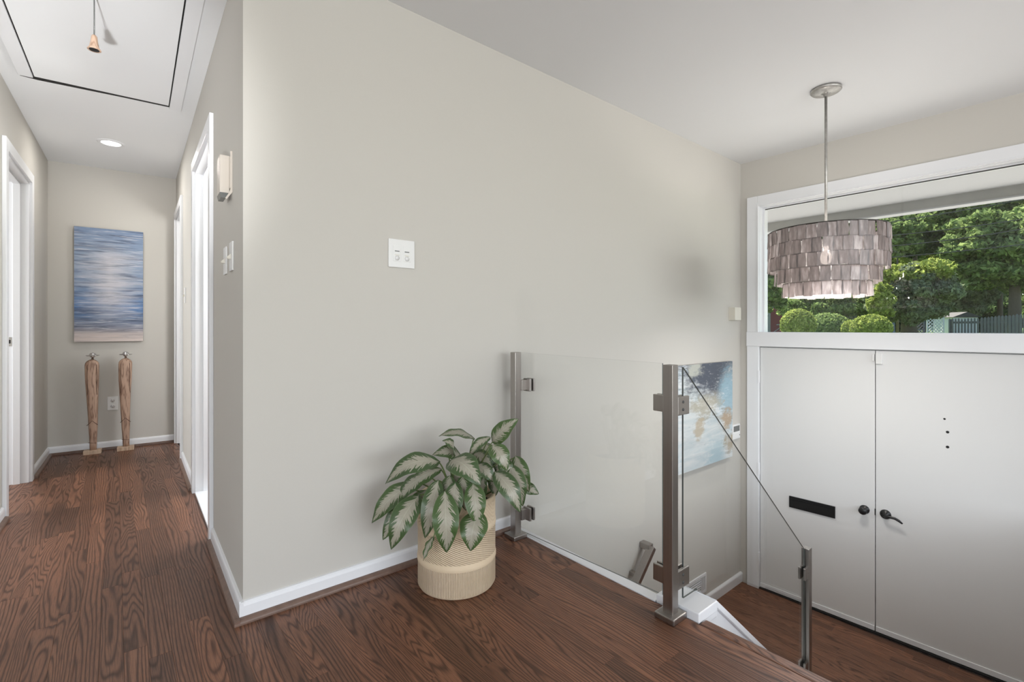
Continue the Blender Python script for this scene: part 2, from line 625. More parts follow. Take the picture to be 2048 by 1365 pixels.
def strip_rows(parent, xr0, n, w, yfun, ztop):
    for i in range(n):
        x1 = xr0 - i * w
        x0 = x1 - w
        ya, yb = yfun((x0 + x1) / 2)
        y = ya - random.uniform(0, 0.7)
        while y < yb - 0.02:
            ln = random.choice((0.45, 0.65, 0.8, 1.0, 1.2, 1.45)) * random.uniform(0.85, 1.1)
            e = y + ln
            if yb - e < 0.18:
                e = yb
            if e > ya + 0.02:
                plank(parent, x0, x1, max(y, ya), min(e, yb), ztop)
            y = e


PW = 0.0605
strip_rows(floor, 1.598, 37, PW, lambda x: (-0.35, 5.46 if x < 0.47 else YA), 0.0)
strip_rows(lowf, 4.172, 24, PW, lambda x: (-0.15, YA), LOW)

nos = box('trim_1', 1.5985, EDGE + 0.008, -0.15, 0.895, -0.03, 0.0, M['oak'], bevel=0.011, seg=3)
tag(nos, 'rounded oak nosing along the top step of the landing', 'trim', kind='structure')
fas = box('trim_2', 1.6005, EDGE + 0.010, 1.075, YA - 0.001, -0.32, 0.0035, M['white'], bevel=0.002)
tag(fas, 'thin white edging along the stairwell side of the landing', 'trim', kind='structure')
fas2 = box('trim_3', EDGE - 0.012, EDGE, -0.15, 0.895, -0.19, -0.03, M['white'], bevel=0)
tag(fas2, 'white riser board under the landing nosing', 'trim', kind='structure')

# ------------------------------------------------------------------ baseboards with shoe moulding
BH = 0.072


def baseboard(name, fr, s0, s1, label, shoe=True, z=0.0, h=BH, shoe_mat='shoe'):
    prof = [(0, z), (0.0135, z), (0.0135, z + h - 0.016), (0.0115, z + h - 0.007), (0.007, z + h - 0.001), (0, z + h)]
    o = fprism(name, fr, prof, s0, s1, M['white'])
    tag(o, label, 'baseboard', kind='structure')
    if shoe:
        q = [(0.0135, z), (0.032, z)] + [(0.0135 + 0.0185 * math.cos(a), z + 0.006 + 0.015 * math.sin(a)) for a in (0.0, 0.4, 0.8, 1.2, 1.57)]
        e = 0.032 if name in ('baseboard_back', 'baseboard_hall_right') else 0
        so = fprism('shoe_moulding', fr, q, s0 - e * 0.58 if s0 < 0.36 else s0, s1, M[shoe_mat], o)
    return o


baseboard('baseboard_back', FA, 0.3435, 1.628, 'long white baseboard with brown shoe moulding behind the potted plant')
baseboard('baseboard_hall_right', FR, -0.0135, R1a - 0.064, 'short white baseboard between the wall corner and first right doorway')
baseboard('baseboard_hall_right.001', FR, R1b + 0.064, R2a - 0.064, 'short white baseboard between the two right hallway doorways')
baseboard('baseboard_hall_left', FL, L1b + 0.064, 3.51, 'short white baseboard past the left doorway')
baseboard('baseboard_hall_left.001', FL, 1.20, L1a - 0.066, 'white baseboard before the left doorway at the frame edge')
baseboard('baseboard_hall_end', FE, 0.0, 0.862, 'white baseboard along the hallway end behind the figures', shoe_mat='shoe_dark')
prof = [(0, LOW), (0.016, LOW), (0.018, LOW + 0.03)] + [(0.004 + 0.016 * math.cos(a), LOW + 0.068 + 0.016 * math.sin(a)) for a in (0, 0.4, 0.8, 1.2, 1.57)] + [(0, LOW + 0.084)]
bl = fprism('baseboard_foyer', FA, prof, 2.72, 4.175, M['white'])
tag(bl, 'white round-topped baseboard in the sunken foyer', 'baseboard', kind='structure')


# ------------------------------------------------------------------ hallway doorways
def doorway(n, fr, a, b, label, slab=None, strike=False):
    """jambs, stops and flat casings around an opening"""
    t = thing('door_%d' % n, fr.P((a + b) / 2, 0, 0), label, 'doorway', kind='structure')
    cw, ct = 0.064, 0.018
    fbox('jamb', fr, a, a + 0.019, -0.115, 0.002, 0, RH, M['white'], t)
    fbox('jamb', fr, b - 0.019, b, -0.115, 0.002, 0, RH, M['white'], t)
    fbox('head_jamb', fr, a, b, -0.115, 0.002, RH - 0.019, RH, M['white'], t)
    fbox('stop', fr, a + 0.019, a + 0.030, -0.075, -0.040, 0, RH - 0.019, M['white'], t)
    fbox('stop', fr, b - 0.030, b - 0.019, -0.075, -0.040, 0, RH - 0.019, M['white'], t)
    fbox('head_stop', fr, a + 0.03, b - 0.03, -0.075, -0.040, RH - 0.030, RH - 0.019, M['white'], t)
    fbox('casing', fr, a - cw + 0.006, a + 0.006, 0.0, ct, 0, RH + cw - 0.006, M['white'], t, bevel=0.003)
    fbox('casing', fr, b - 0.006, b + cw - 0.006, 0.0, ct, 0, RH + cw - 0.006, M['white'], t, bevel=0.003)
    fbox('head_casing', fr, a + 0.006, b - 0.006, 0.0, ct, RH - 0.006, RH + cw - 0.006, M['white'], t, bevel=0.003)
    if slab == 'closed':
        d = fbox('door_panel', fr, a + 0.022, b - 0.022, -0.112, -0.076, 0.012, RH - 0.022, M['white'], t)
    if slab == 'marble':
        fbox('threshold', fr, a + 0.019, b - 0.019, -0.12, 0.004, 0, 0.013, M['white'], t, bevel=0.003)
    if strike:
        p = fbox('strike_plate', fr, b - 0.0205, b - 0.019, -0.106, -0.080, 0.93, 0.99, M['chrome'], t, bevel=0)
        fbox('latch_hole', fr, b - 0.0212, b - 0.0203, -0.100, -0.086, 0.948, 0.972, M['dark'], p, bevel=0)
    return t


d3 = doorway(3, FR, R1a, R1b, 'white cased doorway nearest the wall corner in the hallway', 'marble')
doorway(4, FR, R2a, R2b, 'white cased doorway at the far right end of the hallway', None)
doorway(5, FL, L1a, L1b, 'white cased open doorway with strike plate on the left of the hallway', None, True)

# ------------------------------------------------------------------ entrance: casing, transom, double door
GX = -0.075                                   # glass plane depth
SILL0, SILL1 = 0.898, 1.018
w1 = thing('window_1', FF.P((S0 + S1) / 2, 0, SILL1), 'wide transom window with white casing above the front doors', 'window', kind='structure')
cs, ct = 0.083, 0.020
fbox('side_casing', FF, S0 - cs, S0 + 0.002, 0, ct, SILL1, HEAD + 0.075, M['white'], w1, bevel=0.003)
fbox('side_casing', FF, S1 - 0.002, S1 + cs, 0, ct, SILL1, HEAD + 0.075, M['white'], w1, bevel=0.003)
fbox('head_casing', FF, S0 + 0.002, S1 - 0.002, 0, ct, HEAD - 0.004, HEAD + 0.075, M['white'], w1, bevel=0.003)
fbox('casing_bead', FF, S0 + 0.0, S0 + 0.012, 0, ct + 0.006, SILL1, HEAD, M['white'], w1, bevel=0.003)
fbox('casing_bead', FF, S0 + 0.012, S1 - 0.012, 0, ct + 0.006, HEAD - 0.012, HEAD, M['white'], w1, bevel=0.003)
fbox('side_jamb', FF, S0 - 0.001, S0 + 0.016, -0.16, 0.001, SILL1 - 0.01, HEAD, M['white'], w1)
fbox('side_jamb', FF, S1 - 0.016, S1 + 0.001, -0.16, 0.001, SILL1 - 0.01, HEAD, M['white'], w1)
fbox('head_jamb', FF, S0 + 0.016, S1 - 0.016, -0.16, 0.001, HEAD - 0.016, HEAD + 0.001, M['white'], w1)
fbox('glazing_stop', FF, S0 + 0.016, S0 + 0.030, GX - 0.002, GX + 0.018, SILL1, HEAD - 0.016, M['white'], w1)
fbox('glazing_stop', FF, S1 - 0.030, S1 - 0.016, GX - 0.002, GX + 0.018, SILL1, HEAD - 0.016, M['white'], w1)
fbox('glazing_stop', FF, S0 + 0.030, S1 - 0.030, GX - 0.002, GX + 0.018, HEAD - 0.026, HEAD - 0.016, M['white'], w1)
fbox('gasket', FF, S0 + 0.030, S1 - 0.030, GX - 0.004, GX + 0.006, HEAD - 0.032, HEAD - 0.026, M['steel_dark'], w1, bevel=0)
fbox('pane', FF, S0 + 0.014, S1 - 0.014, GX - 0.006, GX - 0.001, SILL1 - 0.004, HEAD - 0.014, M['glass'], w1, bevel=0)
fbox('transom_bar', FF, S0 - cs - 0.003, S1 + cs + 0.003, -0.155, 0.024, SILL0, SILL1, M['white'], w1, bevel=0.003)
tr = thing('trim_4', FF.P(S0, 0, LOW), 'white casing on both sides of the front doors', 'casing', kind='structure')
fbox('casing', FF, S0 - cs, S0 + 0.012, -0.03, ct, LOW, SILL0, M['white'], tr, bevel=0.003)
fbox('casing', FF, S1 - 0.012, S1 + cs, -0.03, ct, LOW, SILL0, M['white'], tr, bevel=0.003)
fbox('door_stop', FF, S0, S1, -0.075, -0.053, 0.872, SILL0 + 0.002, M['white'], tr, bevel=0)
fbox('door_stop', FF, S0, S0 + 0.028, -0.075, -0.053, LOW, 0.872, M['white'], tr, bevel=0)
fbox('door_stop', FF, 0.930, 0.970, -0.066, -0.053, LOW + 0.015, 0.872, M['steel_dark'], tr, bevel=0)
thr = fbox('trim_5', FF, S0, S1, -0.16, 0.012, LOW - 0.002, LOW + 0.010, M['dark'], bevel=0.003)
tag(thr, 'black threshold strip under the front doors', 'threshold', kind='structure')

DT, DB = 0.890, LOW + 0.016
GAP = 0.950                                    # meeting line of the two leaves
dl = fbox('door_1', FF, S0 + 0.016, GAP - 0.0022, -0.052, -0.006, DB, DT, M['door'], bevel=0.002)
tag(dl, 'left white front door leaf with black mail slot and knob', 'door', kind='structure')
dr = fbox('door_2', FF, GAP + 0.0022, S1 - 0.016, -0.052, -0.006, DB, DT, M['door'], bevel=0.002)
tag(dr, 'right white front door leaf with black lever and three small holes', 'door', kind='structure')
fbox('door_sweep', FF, S0 + 0.017, GAP - 0.003, -0.006, 0.0015, DB, DB + 0.034, M['white'], dl, bevel=0.001)
fbox('door_sweep', FF, GAP + 0.003, S1 - 0.017, -0.006, 0.0015, DB, DB + 0.034, M['white'], dr, bevel=0.001)
for zz in (0.645, -0.128, -0.880):
    h = fbox('hinge', FF, S0 + 0.002, S0 + 0.017, -0.004, ct + 0.004, zz - 0.052, zz + 0.052, M['white'], dl, bevel=0.003)
# mail slot
ms = fbox('mail_slot', FF, 0.386, 0.704, -0.006, 0.004, -0.388, -0.298, M['black'], dl, bevel=0.002)
fbox('slot_flap', FF, 0.402, 0.688, 0.004, 0.007, -0.375, -0.320, M['black'], ms, bevel=0.001)
fbox('slot_lip', FF, 0.402, 0.688, 0.004, 0.009, -0.318, -0.312, M['black'], ms, bevel=0.001)
# knob
kc = FF.P(0.886, -0.006, -0.268)
kn = lathe('door_knob', [(0.0, 0.0), (0.031, 0.0), (0.031, 0.004), (0.026, 0.009), (0.012, 0.012), (0.011, 0.024), (0.018, 0.030), (0.0255, 0.040), (0.0265, 0.052), (0.022, 0.060), (0.012, 0.063), (0.0, 0.0635)],
           kc, M['black'], dl, n=32, axis=tuple(FF.d))
# lever
lc = FF.P(1.009, -0.006, -0.268)
lv = lathe('lever_rose', [(0.0, 0.0), (0.033, 0.0), (0.033, 0.004), (0.027, 0.010), (0.014, 0.013), (0.012, 0.040), (0.0, 0.044)], lc, M['black'], dr, n=32, axis=tuple(FF.d))
tube('lever_handle', [FF.P(1.009, 0.034, -0.268), FF.P(1.022, 0.041, -0.268), FF.P(1.045, 0.043, -0.266), FF.P(1.070, 0.043, -0.268), FF.P(1.092, 0.043, -0.277), FF.P(1.112, 0.042, -0.292)],
     0.008, M['black'], lv, n=12, radii=[0.010, 0.0105, 0.009, 0.0085, 0.0085, 0.005])
# latch edge between the leaves
fbox('latch_plate', FF, GAP - 0.004, GAP + 0.003, -0.010, -0.0045, -0.290, -0.245, M['black'], dr, bevel=0)
for s_, z_, r_ in ((1.322, 0.452, 0.0062), (1.337, 0.368, 0.0085), (1.337, 0.270, 0.0085)):
    lathe('bolt_hole', [(0.0, 0.0), (r_, 0.0), (r_, 0.0014), (r_ * 0.6, 0.0018), (0.0, 0.0012)], FF.P(s_, -0.006, z_), M['black'], dr, n=20, axis=tuple(FF.d))
cn = fbox('contact_sensor', FF, GAP + 0.004, GAP + 0.042, -0.006, 0.010, 0.795, 0.872, M['plastic'], dr, bevel=0.003)
fbox('contact_magnet', FF, GAP - 0.016, GAP - 0.004, -0.006, 0.008, 0.815, 0.862, M['plastic'], dl, bevel=0.002)

# ------------------------------------------------------------------ stairs and knee wall
RISE, RUN = -LOW / 6, 0.215
st = thing('trim_6', (EDGE, 0.4, LOW), 'stair flight rising from the foyer to the landing', 'stairs', kind='structure')
for i in range(5):
    zt = -RISE * (i + 1)
    box('tread', EDGE + RUN * i - 0.0 + 0.001, EDGE + RUN * (i + 1) + 0.02, -0.15, 0.895, zt - 0.028, zt, M['oak'], st, bevel=0.008)
    box('riser', EDGE + RUN * (i + 1) - 0.012, EDGE + RUN * (i + 1), -0.15, 0.895, zt - RISE, zt - 0.028, M['white'], st, bevel=0)
sd = thing('trim_7', (2.72, 1.5, LOW), 'stair flight going down under the landing', 'stairs', kind='structure')
for i in range(6):
    zt = LOW - RISE * (i + 1)
    x1 = 2.70 - RUN * i
    box('tread', x1 - RUN - 0.005, x1 - 0.001, 1.066, YA - 0.02, zt - 0.028, zt, M['oak'], sd, bevel=0.008)
    box('riser', x1 - 0.012, x1, 1.066, YA - 0.02, zt, zt + RISE - 0.001 - (0.3 if i == 0 else 0.028) * 0, M['white'], sd, bevel=0)

KY0, KY1 = 0.915, 1.055
kv = [(1.655, KY0, -2.6), (2.80, KY0, -2.6), (2.80, KY0, -0.895), (1.745, KY0, 0.002), (1.655, KY0, 0.002)]
kv += [(x, KY1, z) for x, y, z in kv]
kw = mesh_obj('wall_knee', kv, [(0, 1, 2, 3, 4), (9, 8, 7, 6, 5)] + [(i, (i + 1) % 5, 5 + (i + 1) % 5, 5 + i) for i in range(5)], M['white'])
tag(kw, 'white sloping half wall between the two stair flights', 'half wall', kind='structure')
SL = 0.897 / 1.055
capv = []
for (x, z) in ((1.735, 0.012), (2.82, 0.012 - 1.085 * SL)):
    for y in (KY0 - 0.016, KY1 + 0.016):
        for dz in (-0.026, 0.0):
            capv.append((x, y, z + dz + 0.022))
mesh_obj('sloping_cap', capv, [(0, 1, 3, 2), (4, 6, 7, 5), (0, 4, 5, 1), (2, 3, 7, 6), (1, 5, 7, 3), (0, 2, 6, 4)], M['white'], kw, bevel=0.002)
box('cap_block', 1.606, 1.740, 0.897, 1.072, -0.008, 0.030, M['white'], kw, bevel=0.004)
box('cap_moulding', 1.648, 1.752, 0.905, 1.064, -0.040, -0.008, M['white'], kw, bevel=0.006)
sv = []
for (x, z) in ((1.752, -0.075), (2.80, -0.075 - 1.048 * SL)):
    for y in (KY0 - 0.012, KY0 + 0.002):
        for dz in (-0.24, 0.0):
            sv.append((x, y, z + dz))
mesh_obj('stringer_board', sv, [(0, 1, 3, 2), (4, 6, 7, 5), (0, 4, 5, 1), (2, 3, 7, 6), (1, 5, 7, 3), (0, 2, 6, 4)], M['white'], kw, bevel=0.002)

# ------------------------------------------------------------------ guard rail posts, glass and clips
PH = 0.0195


def post(x, y, z0, z1, label, base=True):
    t = thing('railing_post', (x, y, z0), label, 'railing post', 'brushed steel railing posts')
    box('post_tube', x - PH, x + PH, y - PH, y + PH, z0 + (0.018 if base else 0), z1, M['steel'], t, bevel=0.0025)
    if base:
        box('base_cover', x - 0.043, x + 0.043, y - 0.040, y + 0.040, z0, z0 + 0.022, M['steel'], t, bevel=0.004)
    return t


def clip(parent, x0, x1, y0, y1, z0, z1, screws=None):
    c = box('glass_clamp', x0, x1, y0, y1, z0, z1, M['steel'], parent, bevel=0.003)
    if screws:
        for p in screws:
            lathe('screw', [(0.0, 0.0), (0.0058, 0.0), (0.005, 0.0016), (0.0, 0.0018)], p[0], M['steel_dark'], c, n=14, axis=p[1])
    return c


P1 = post(1.556, 1.852, 0.0, 0.930, 'steel railing post against the wall behind the potted plant')
P2 = post(1.556, 0.979, 0.0, 0.918, 'steel corner railing post at the head of the stairs')
P3 = post(2.852, 0.979, LOW, -0.122, 'steel railing post at the foot of the stairs near the doors', base=True)
GXP = 1.618
for zc in (0.765, 0.115):
    h_ = 0.032
    clip(P2, 1.600, 1.612, 0.985, 1.083, zc - h_, zc + h_, [((1.600, 1.023, zc - 0.014), (-1, 0, 0)), ((1.600, 1.023, zc + 0.014), (-1, 0, 0))])
    box('clamp_arm', 1.570, 1.603, 0.985, 1.020, zc - h_ + 0.006, zc + h_ - 0.006, M['steel'], P2)
    clip(P2, 1.625, 1.636, 0.99, 1.083, zc - h_, zc + h_)
    clip(P1, 1.600, 1.612, 1.795, 1.846, zc - h_, zc + h_)
    box('clamp_arm', 1.570, 1.603, 1.820, 1.846, zc - h_ + 0.006, zc + h_ - 0.006, M['steel'], P1)
    clip(P1, 1.625, 1.636, 1.795, 1.846, zc - h_, zc + h_)


def glass_slab(name, quad, nrm, th, label, group):
    """quad corners (bottom-a, bottom-b, top-b, top-a); two clear faces and darker ground edges"""
    nv = Vector(nrm).normalized() * (th / 2)
    a = [Vector(q) - nv for q in quad]
    b = [Vector(q) + nv for q in quad]
    n = len(quad)
    f = [tuple(range(n)), tuple(range(n, 2 * n))[::-1]] + [(i, (i + 1) % n, n + (i + 1) % n, n + i) for i in range(n)]
    o = mesh_obj(name, a + b, f, None, mats=[M['glass'], M['glass_edge']], fmat=[0, 0] + [1] * n)
    return tag(o, label, 'glass panel', group)


g1 = glass_slab('glass_panel', [(GXP, 1.052, 0.030), (GXP, 1.895, 0.006), (GXP, 1.895, 0.925), (GXP, 1.052, 0.916)], (1, 0, 0), 0.0065,
                'clear rectangular glass railing panel along the landing edge', 'clear glass railing panels')
GYP = 0.981
g2 = glass_slab('glass_panel', [(1.640, GYP, 0.040), (1.742, GYP, 0.040), (2.822, GYP, -0.872), (2.822, GYP, -0.122), (1.640, GYP, 0.905)], (0, 1, 0), 0.0065,
                'clear sloping glass railing panel beside the stairs', 'clear glass railing panels')
for zc in (0.765, 0.130):
    clip(P2, 1.578, 1.655, 0.962, 0.974, zc - 0.034, zc + 0.034, [((1.612, 0.962, zc - 0.014), (0, -1, 0)), ((1.612, 0.962, zc + 0.014), (0, -1, 0))])
    clip(P2, 1.578, 1.655, 0.988, 0.999, zc - 0.034, zc + 0.034)
for zc in (-0.245, -0.745):
    clip(P3, 2.790, 2.840, 0.962, 0.974, zc - 0.032, zc + 0.032)
    clip(P3, 2.790, 2.840, 0.988, 0.999, zc - 0.032, zc + 0.032)

# handrail on the long wall, going down to the lower level
hr = thing('stair_handrail', (2.70, YA, -0.45), 'flat steel handrail fixed to the wall of the descending stairs', 'handrail')
dirv = Vector((-0.70, 0, -0.715)).normalized()
upv = Vector((-dirv.z, 0, dirv.x)) * -1
if upv.z < 0:
    upv = -upv


def bar(name, p0, ln, wid, hgt, mat, parent):
    v = []
    for t_ in (0, ln):
        for sy in (-wid / 2, wid / 2):
            for su in (-hgt / 2, hgt / 2):
                v.append(Vector(p0) + dirv * t_ + Vector((0, sy, 0)) + upv * su)
    return mesh_obj(name, v, [(0, 1, 3, 2), (4, 6, 7, 5), (0, 4, 5, 1), (2, 3, 7, 6), (1, 5, 7, 3), (0, 2, 6, 4)], mat, parent, bevel=0.003)


bar('rail', (2.755, YA - 0.075, -0.405), 1.75, 0.052, 0.032, M['steel'], hr)
box('rail_return', 2.722, 2.770, YA - 0.075, YA, -0.425, -0.385, M['steel'], hr, bevel=0.004)
box('rail_bracket', 2.61, 2.64, YA - 0.07, YA, -0.575, -0.545, M['steel'], hr, bevel=0.003)
box('rail_bracket', 1.75, 1.78, YA - 0.07, YA, -1.455, -1.425, M['steel'], hr, bevel=0.003)

# ------------------------------------------------------------------ wall plates and devices
# low-voltage plate on the long wall
wp = thing('wall_plate', FA.P(0.976, 0, 1.32), 'square white data jack plate on the long greige wall', 'wall plate')
fbox('plate', FA, 0.914, 1.039, 0, 0.007, 1.316, 1.440, M['plastic'], wp, bevel=0.003)
for sx in (0.953, 1.000):
    ins = fbox('jack_insert', FA, sx - 0.018, sx + 0.018, 0.005, 0.0085, 1.343, 1.412, M['plastic'], wp, bevel=0.001)
    fbox('jack_slot', FA, sx - 0.011, sx + 0.011, 0.0083, 0.0092, 1.385, 1.389, M['lcd'], ins, bevel=0)
    fbox('jack_slot', FA, sx - 0.011, sx + 0.011, 0.0083, 0.0100, 1.369, 1.372, M['ivory'], ins, bevel=0)
    lathe('jack_socket', [(0.0, 0.0), (0.0105, 0.0), (0.0105, 0.003), (0.0, 0.004)], FA.P(sx, 0.008, 1.357), M['plastic'], ins, n=20, axis=tuple(FA.d))

bx_ = thing('sensor_box', FA.P(4.02, 0, 1.12), 'small cream box on the wall beside the transom window', 'alarm box')
fbox('housing', FA, 3.967, 4.075, 0.004, 0.052, 1.118, 1.224, M['ivory'], bx_, bevel=0.002)
fbox('back_plate', FA, 3.964, 4.078, 0, 0.006, 1.115, 1.227, M['ivory'], bx_, bevel=0.002)

kp = thing('alarm_keypad', FA.P(4.04, 0, 0.11), 'small white keypad with grey display right of the blue painting', 'keypad')
fbox('housing', FA, 3.975, 4.112, 0, 0.027, 0.117, 0.240, M['plastic'], kp, bevel=0.003)
fbox('display', FA, 3.995, 4.098, 0.026, 0.0285, 0.180, 0.226, M['lcd'], kp, bevel=0.001)
fbox('cover_lip', FA, 3.985, 4.104, 0.026, 0.030, 0.126, 0.170, M['plastic'], kp, bevel=0.001)
lathe('button', [(0.0, 0.0), (0.005, 0.0), (0.005, 0.002), (0.0, 0.0024)], FA.P(4.094, 0.029, 0.146), M['lcd'], kp, n=14, axis=tuple(FA.d))

rg = thing('air_register', FA.P(3.40, 0, -1.02), 'white louvered air register low on the foyer wall', 'air vent')
fbox('frame', FA, 3.235, 3.255, 0, 0.010, -1.015, -0.868, M['white'], rg)
fbox('frame', FA, 3.565, 3.585, 0, 0.010, -1.015, -0.868, M['white'], rg)
fbox('frame', FA, 3.255, 3.565, 0, 0.010, -0.888, -0.868, M['white'], rg)
fbox('frame', FA, 3.255, 3.565, 0, 0.010, -1.015, -0.995, M['white'], rg)
fbox('backing', FA, 3.255, 3.565, 0, 0.002, -0.995, -0.888, M['lcd'], rg, bevel=0)
for k in range(6):
    zc = -0.984 + k * 0.0172
    fbox('slat', FA, 3.257, 3.505, 0.002, 0.009, zc - 0.004, zc + 0.004, M['white'], rg, bevel=0.001)
for k in range(4):
    sc_ = 3.515 + k * 0.0135
    fbox('slat', FA, sc_ - 0.003, sc_ + 0.003, 0.002, 0.009, -0.994, -0.889, M['white'], rg, bevel=0.001)

# outlet on the hallway end wall
ol = thing('wall_outlet', FE.P(0.412, 0, 0.34), 'white duplex outlet between the two wooden figures', 'outlet')
fbox('plate', FE, 0.377, 0.448, 0, 0.006, 0.338, 0.456, M['plastic'], ol, bevel=0.002)
for zc in (0.422, 0.372):
    r_ = lathe('receptacle', [(0.0, 0.0), (0.016, 0.0), (0.016, 0.002), (0.0, 0.0022)], FE.P(0.4125, 0.006, zc), M['plastic'], ol, n=20, axis=tuple(FE.d))
    fbox('slot', FE, 0.4045, 0.4065, 0.008, 0.0088, zc - 0.001, zc + 0.009, M['steel_dark'], r_, bevel=0)
    fbox('slot', FE, 0.4185, 0.4205, 0.008, 0.0088, zc - 0.001, zc + 0.009, M['steel_dark'], r_, bevel=0)
    fbox('slot', FE, 0.4105, 0.4145, 0.008, 0.0088, zc - 0.010, zc - 0.006, M['steel_dark'], r_, bevel=0)

# door chime and toggle switches on the hallway wall
ch = thing('door_chime', FR.P(0.3, 0, 1.55), 'beige boxy door chime high on the hallway wall near the corner', 'door chime')
fbox('housing', FR, 0.262, 0.345, 0.006, 0.040, 1.592, 1.742, M['beige_plastic'], ch, bevel=0.003)
cv = [FR.P(s, d, z) for s in (0.262, 0.345) for d, z in ((0.010, 1.592), (0.040, 1.592), (0.036, 1.572), (0.018, 1.572))]
mesh_obj('sloped_grille', cv, [(0, 1, 2, 3), (7, 6, 5, 4), (0, 4, 5, 1), (1, 5, 6, 2), (2, 6, 7, 3), (3, 7, 4, 0)], M['lcd'], ch, bevel=0.001)
fprism('back_plate', FR, [(0.0, 1.755), (0.006, 1.755), (0.006, 1.605), (0.010, 1.59), (0.024, 1.566), (0.019, 1.562), (0.0, 1.592)], 0.238, 0.248, M['beige_plastic'], ch)
fbox('chime_bracket', FR, 0.243, 0.266, 0, 0.008, 1.61, 1.735, M['beige_plastic'], ch)


def toggle(sc, zc, label):
    t = thing('light_switch', FR.P(sc, 0, zc - 0.06), label, 'light switch', 'toggle switches on the hallway wall')
    fbox('plate', FR, sc - 0.035, sc + 0.035, 0, 0.0065, zc - 0.0575, zc + 0.0575, M['plastic'], t, bevel=0.002)
    v = [FR.P(sc + a, d, zc + z) for a in (-0.005, 0.005) for d, z in ((0.006, -0.011), (0.006, 0.011), (0.020, -0.002), (0.020, -0.009))]
    mesh_obj('toggle', v, [(0, 1, 2, 3), (7, 6, 5, 4), (0, 4, 5, 1), (1, 5, 6, 2), (2, 6, 7, 3), (3, 7, 4, 0)], M['ivory'], t, bevel=0.001)


toggle(0.235, 1.335, 'white toggle switch under the chime nearest the wall corner')
toggle(0.395, 1.335, 'white toggle switch beside the first right doorway casing')
toggle(2.425, 1.298, 'white toggle switch between the two right hallway doorways')

# ------------------------------------------------------------------ attic hatch, cord, downlight
ah = thing('attic_hatch', (-0.05, 3.0, HCEIL), 'white ceiling attic hatch with side trim boards', 'attic hatch')
def hx(y):                                     # hatch runs parallel to the hallway
    return (y - 2.4) * 0.0262
hz0 = HCEIL
def hbox(name, xa, xb, ya, yb, z0, z1, mat, parent, bevel=0.002):
    v = []
    for z in (z0, z1):
        for x, y in ((xa, ya), (xb, ya), (xb, yb), (xa, yb)):
            v.append((x + hx(y), y - (x * 0.07 if y > 3 else 0), z))
    return mesh_obj(name, v, BOXF, mat, parent, bevel=bevel)
mesh_obj('recess', [(x + hx(y), y, z) for z in (hz0 - 0.0015, hz0 - 0.0002) for x, y in ((-0.374, 2.30), (0.234, 2.30), (0.234, 3.674), (0.0, 3.694), (-0.36, 3.736), (-0.43, 3.730))],
         [(5, 4, 3, 2, 1, 0), (6, 7, 8, 9, 10, 11)] + [(i, (i + 1) % 6, 6 + (i + 1) % 6, 6 + i) for i in range(6)], M['dark'], ah)
hbox('panel', -0.366, 0.226, 2.305, 3.640, hz0 - 0.013, hz0 - 0.002, M['ceiling'], ah)
hbox('trim_board', -0.432, -0.372, 2.28, 3.655, hz0 - 0.017, hz0, M['white'], ah, bevel=0.003)
hbox('trim_board', 0.232, 0.292, 2.28, 3.690, hz0 - 0.017, hz0, M['white'], ah, bevel=0.003)
kx, ky = img(188.5, 80, 1.95).x, img(188.5, 80, 1.95).y
tube('pull_cord', [(kx, ky, hz0 - 0.012), (kx, ky, 2.235)], 0.0022, M['lcd'], ah, n=8)
kb = lathe('pull_knob', [(0.0, 0.060), (0.006, 0.060), (0.0095, 0.055), (0.0125, 0.030), (0.016, 0.012), (0.0225, 0.002), (0.0225, 0.0), (0.017, 0.0), (0.013, 0.010), (0.0, 0.011)], (kx, ky, 2.178), M['pull_wood'], ah, n=28)
lathe('knob_hollow', [(0.0, 0.0), (0.0165, 0.0), (0.0165, -0.0008), (0.0, -0.0008)], (kx, ky, 2.1785), M['dark'], kb, n=24)

em, nt, out = new_mat('downlight_lens')
e = N(nt, 'ShaderNodeEmission')
e.inputs['Color'].default_value = (1, 0.97, 0.92, 1)
e.inputs['Strength'].default_value = 9.0
L(nt, e.outputs[0], out.inputs[0])
M['lamp'] = em
dlx, dly = -0.017, 4.66
dn = thing('recessed_downlight', (dlx, dly, HCEIL), 'round recessed downlight glowing in the hallway ceiling', 'ceiling light')
lathe('trim_ring', [(0.058, -0.0005), (0.060, -0.006), (0.072, -0.006), (0.083, -0.002), (0.084, 0.0)], (dlx, dly, HCEIL), M['white'], dn, n=40)
lathe('lens', [(0.0, -0.003), (0.060, -0.003), (0.060, -0.001), (0.0, -0.001)], (dlx, dly, HCEIL), M['lamp'], dn, n=40)
light('downlight_bulb', 'AREA', (dlx, dly, HCEIL - 0.012), 6.0, (1.0, 0.96, 0.91), aim=(dlx, dly, 0), size=0.12)


# ------------------------------------------------------------------ paintings
def canvas(name, fr, s0, s1, th, z0, z1, mat, label, cat='painting'):
    v = box_verts(fr, s0, s1, 0.004, th, z0, z1)
    uvs = [(0, 0), (1, 0), (1, 0), (0, 0), (0, 1), (1, 1), (1, 1), (0, 1)]
    # BOXF order: bottom, top, d0 side, s1 side, d1 (front), s0 side
    o = mesh_obj(name, v, BOXF, None, mats=[mat, M['canvas_edge']], fmat=[1, 1, 1, 1, 0, 1], uvs=uvs)
    return tag(o, label, cat)


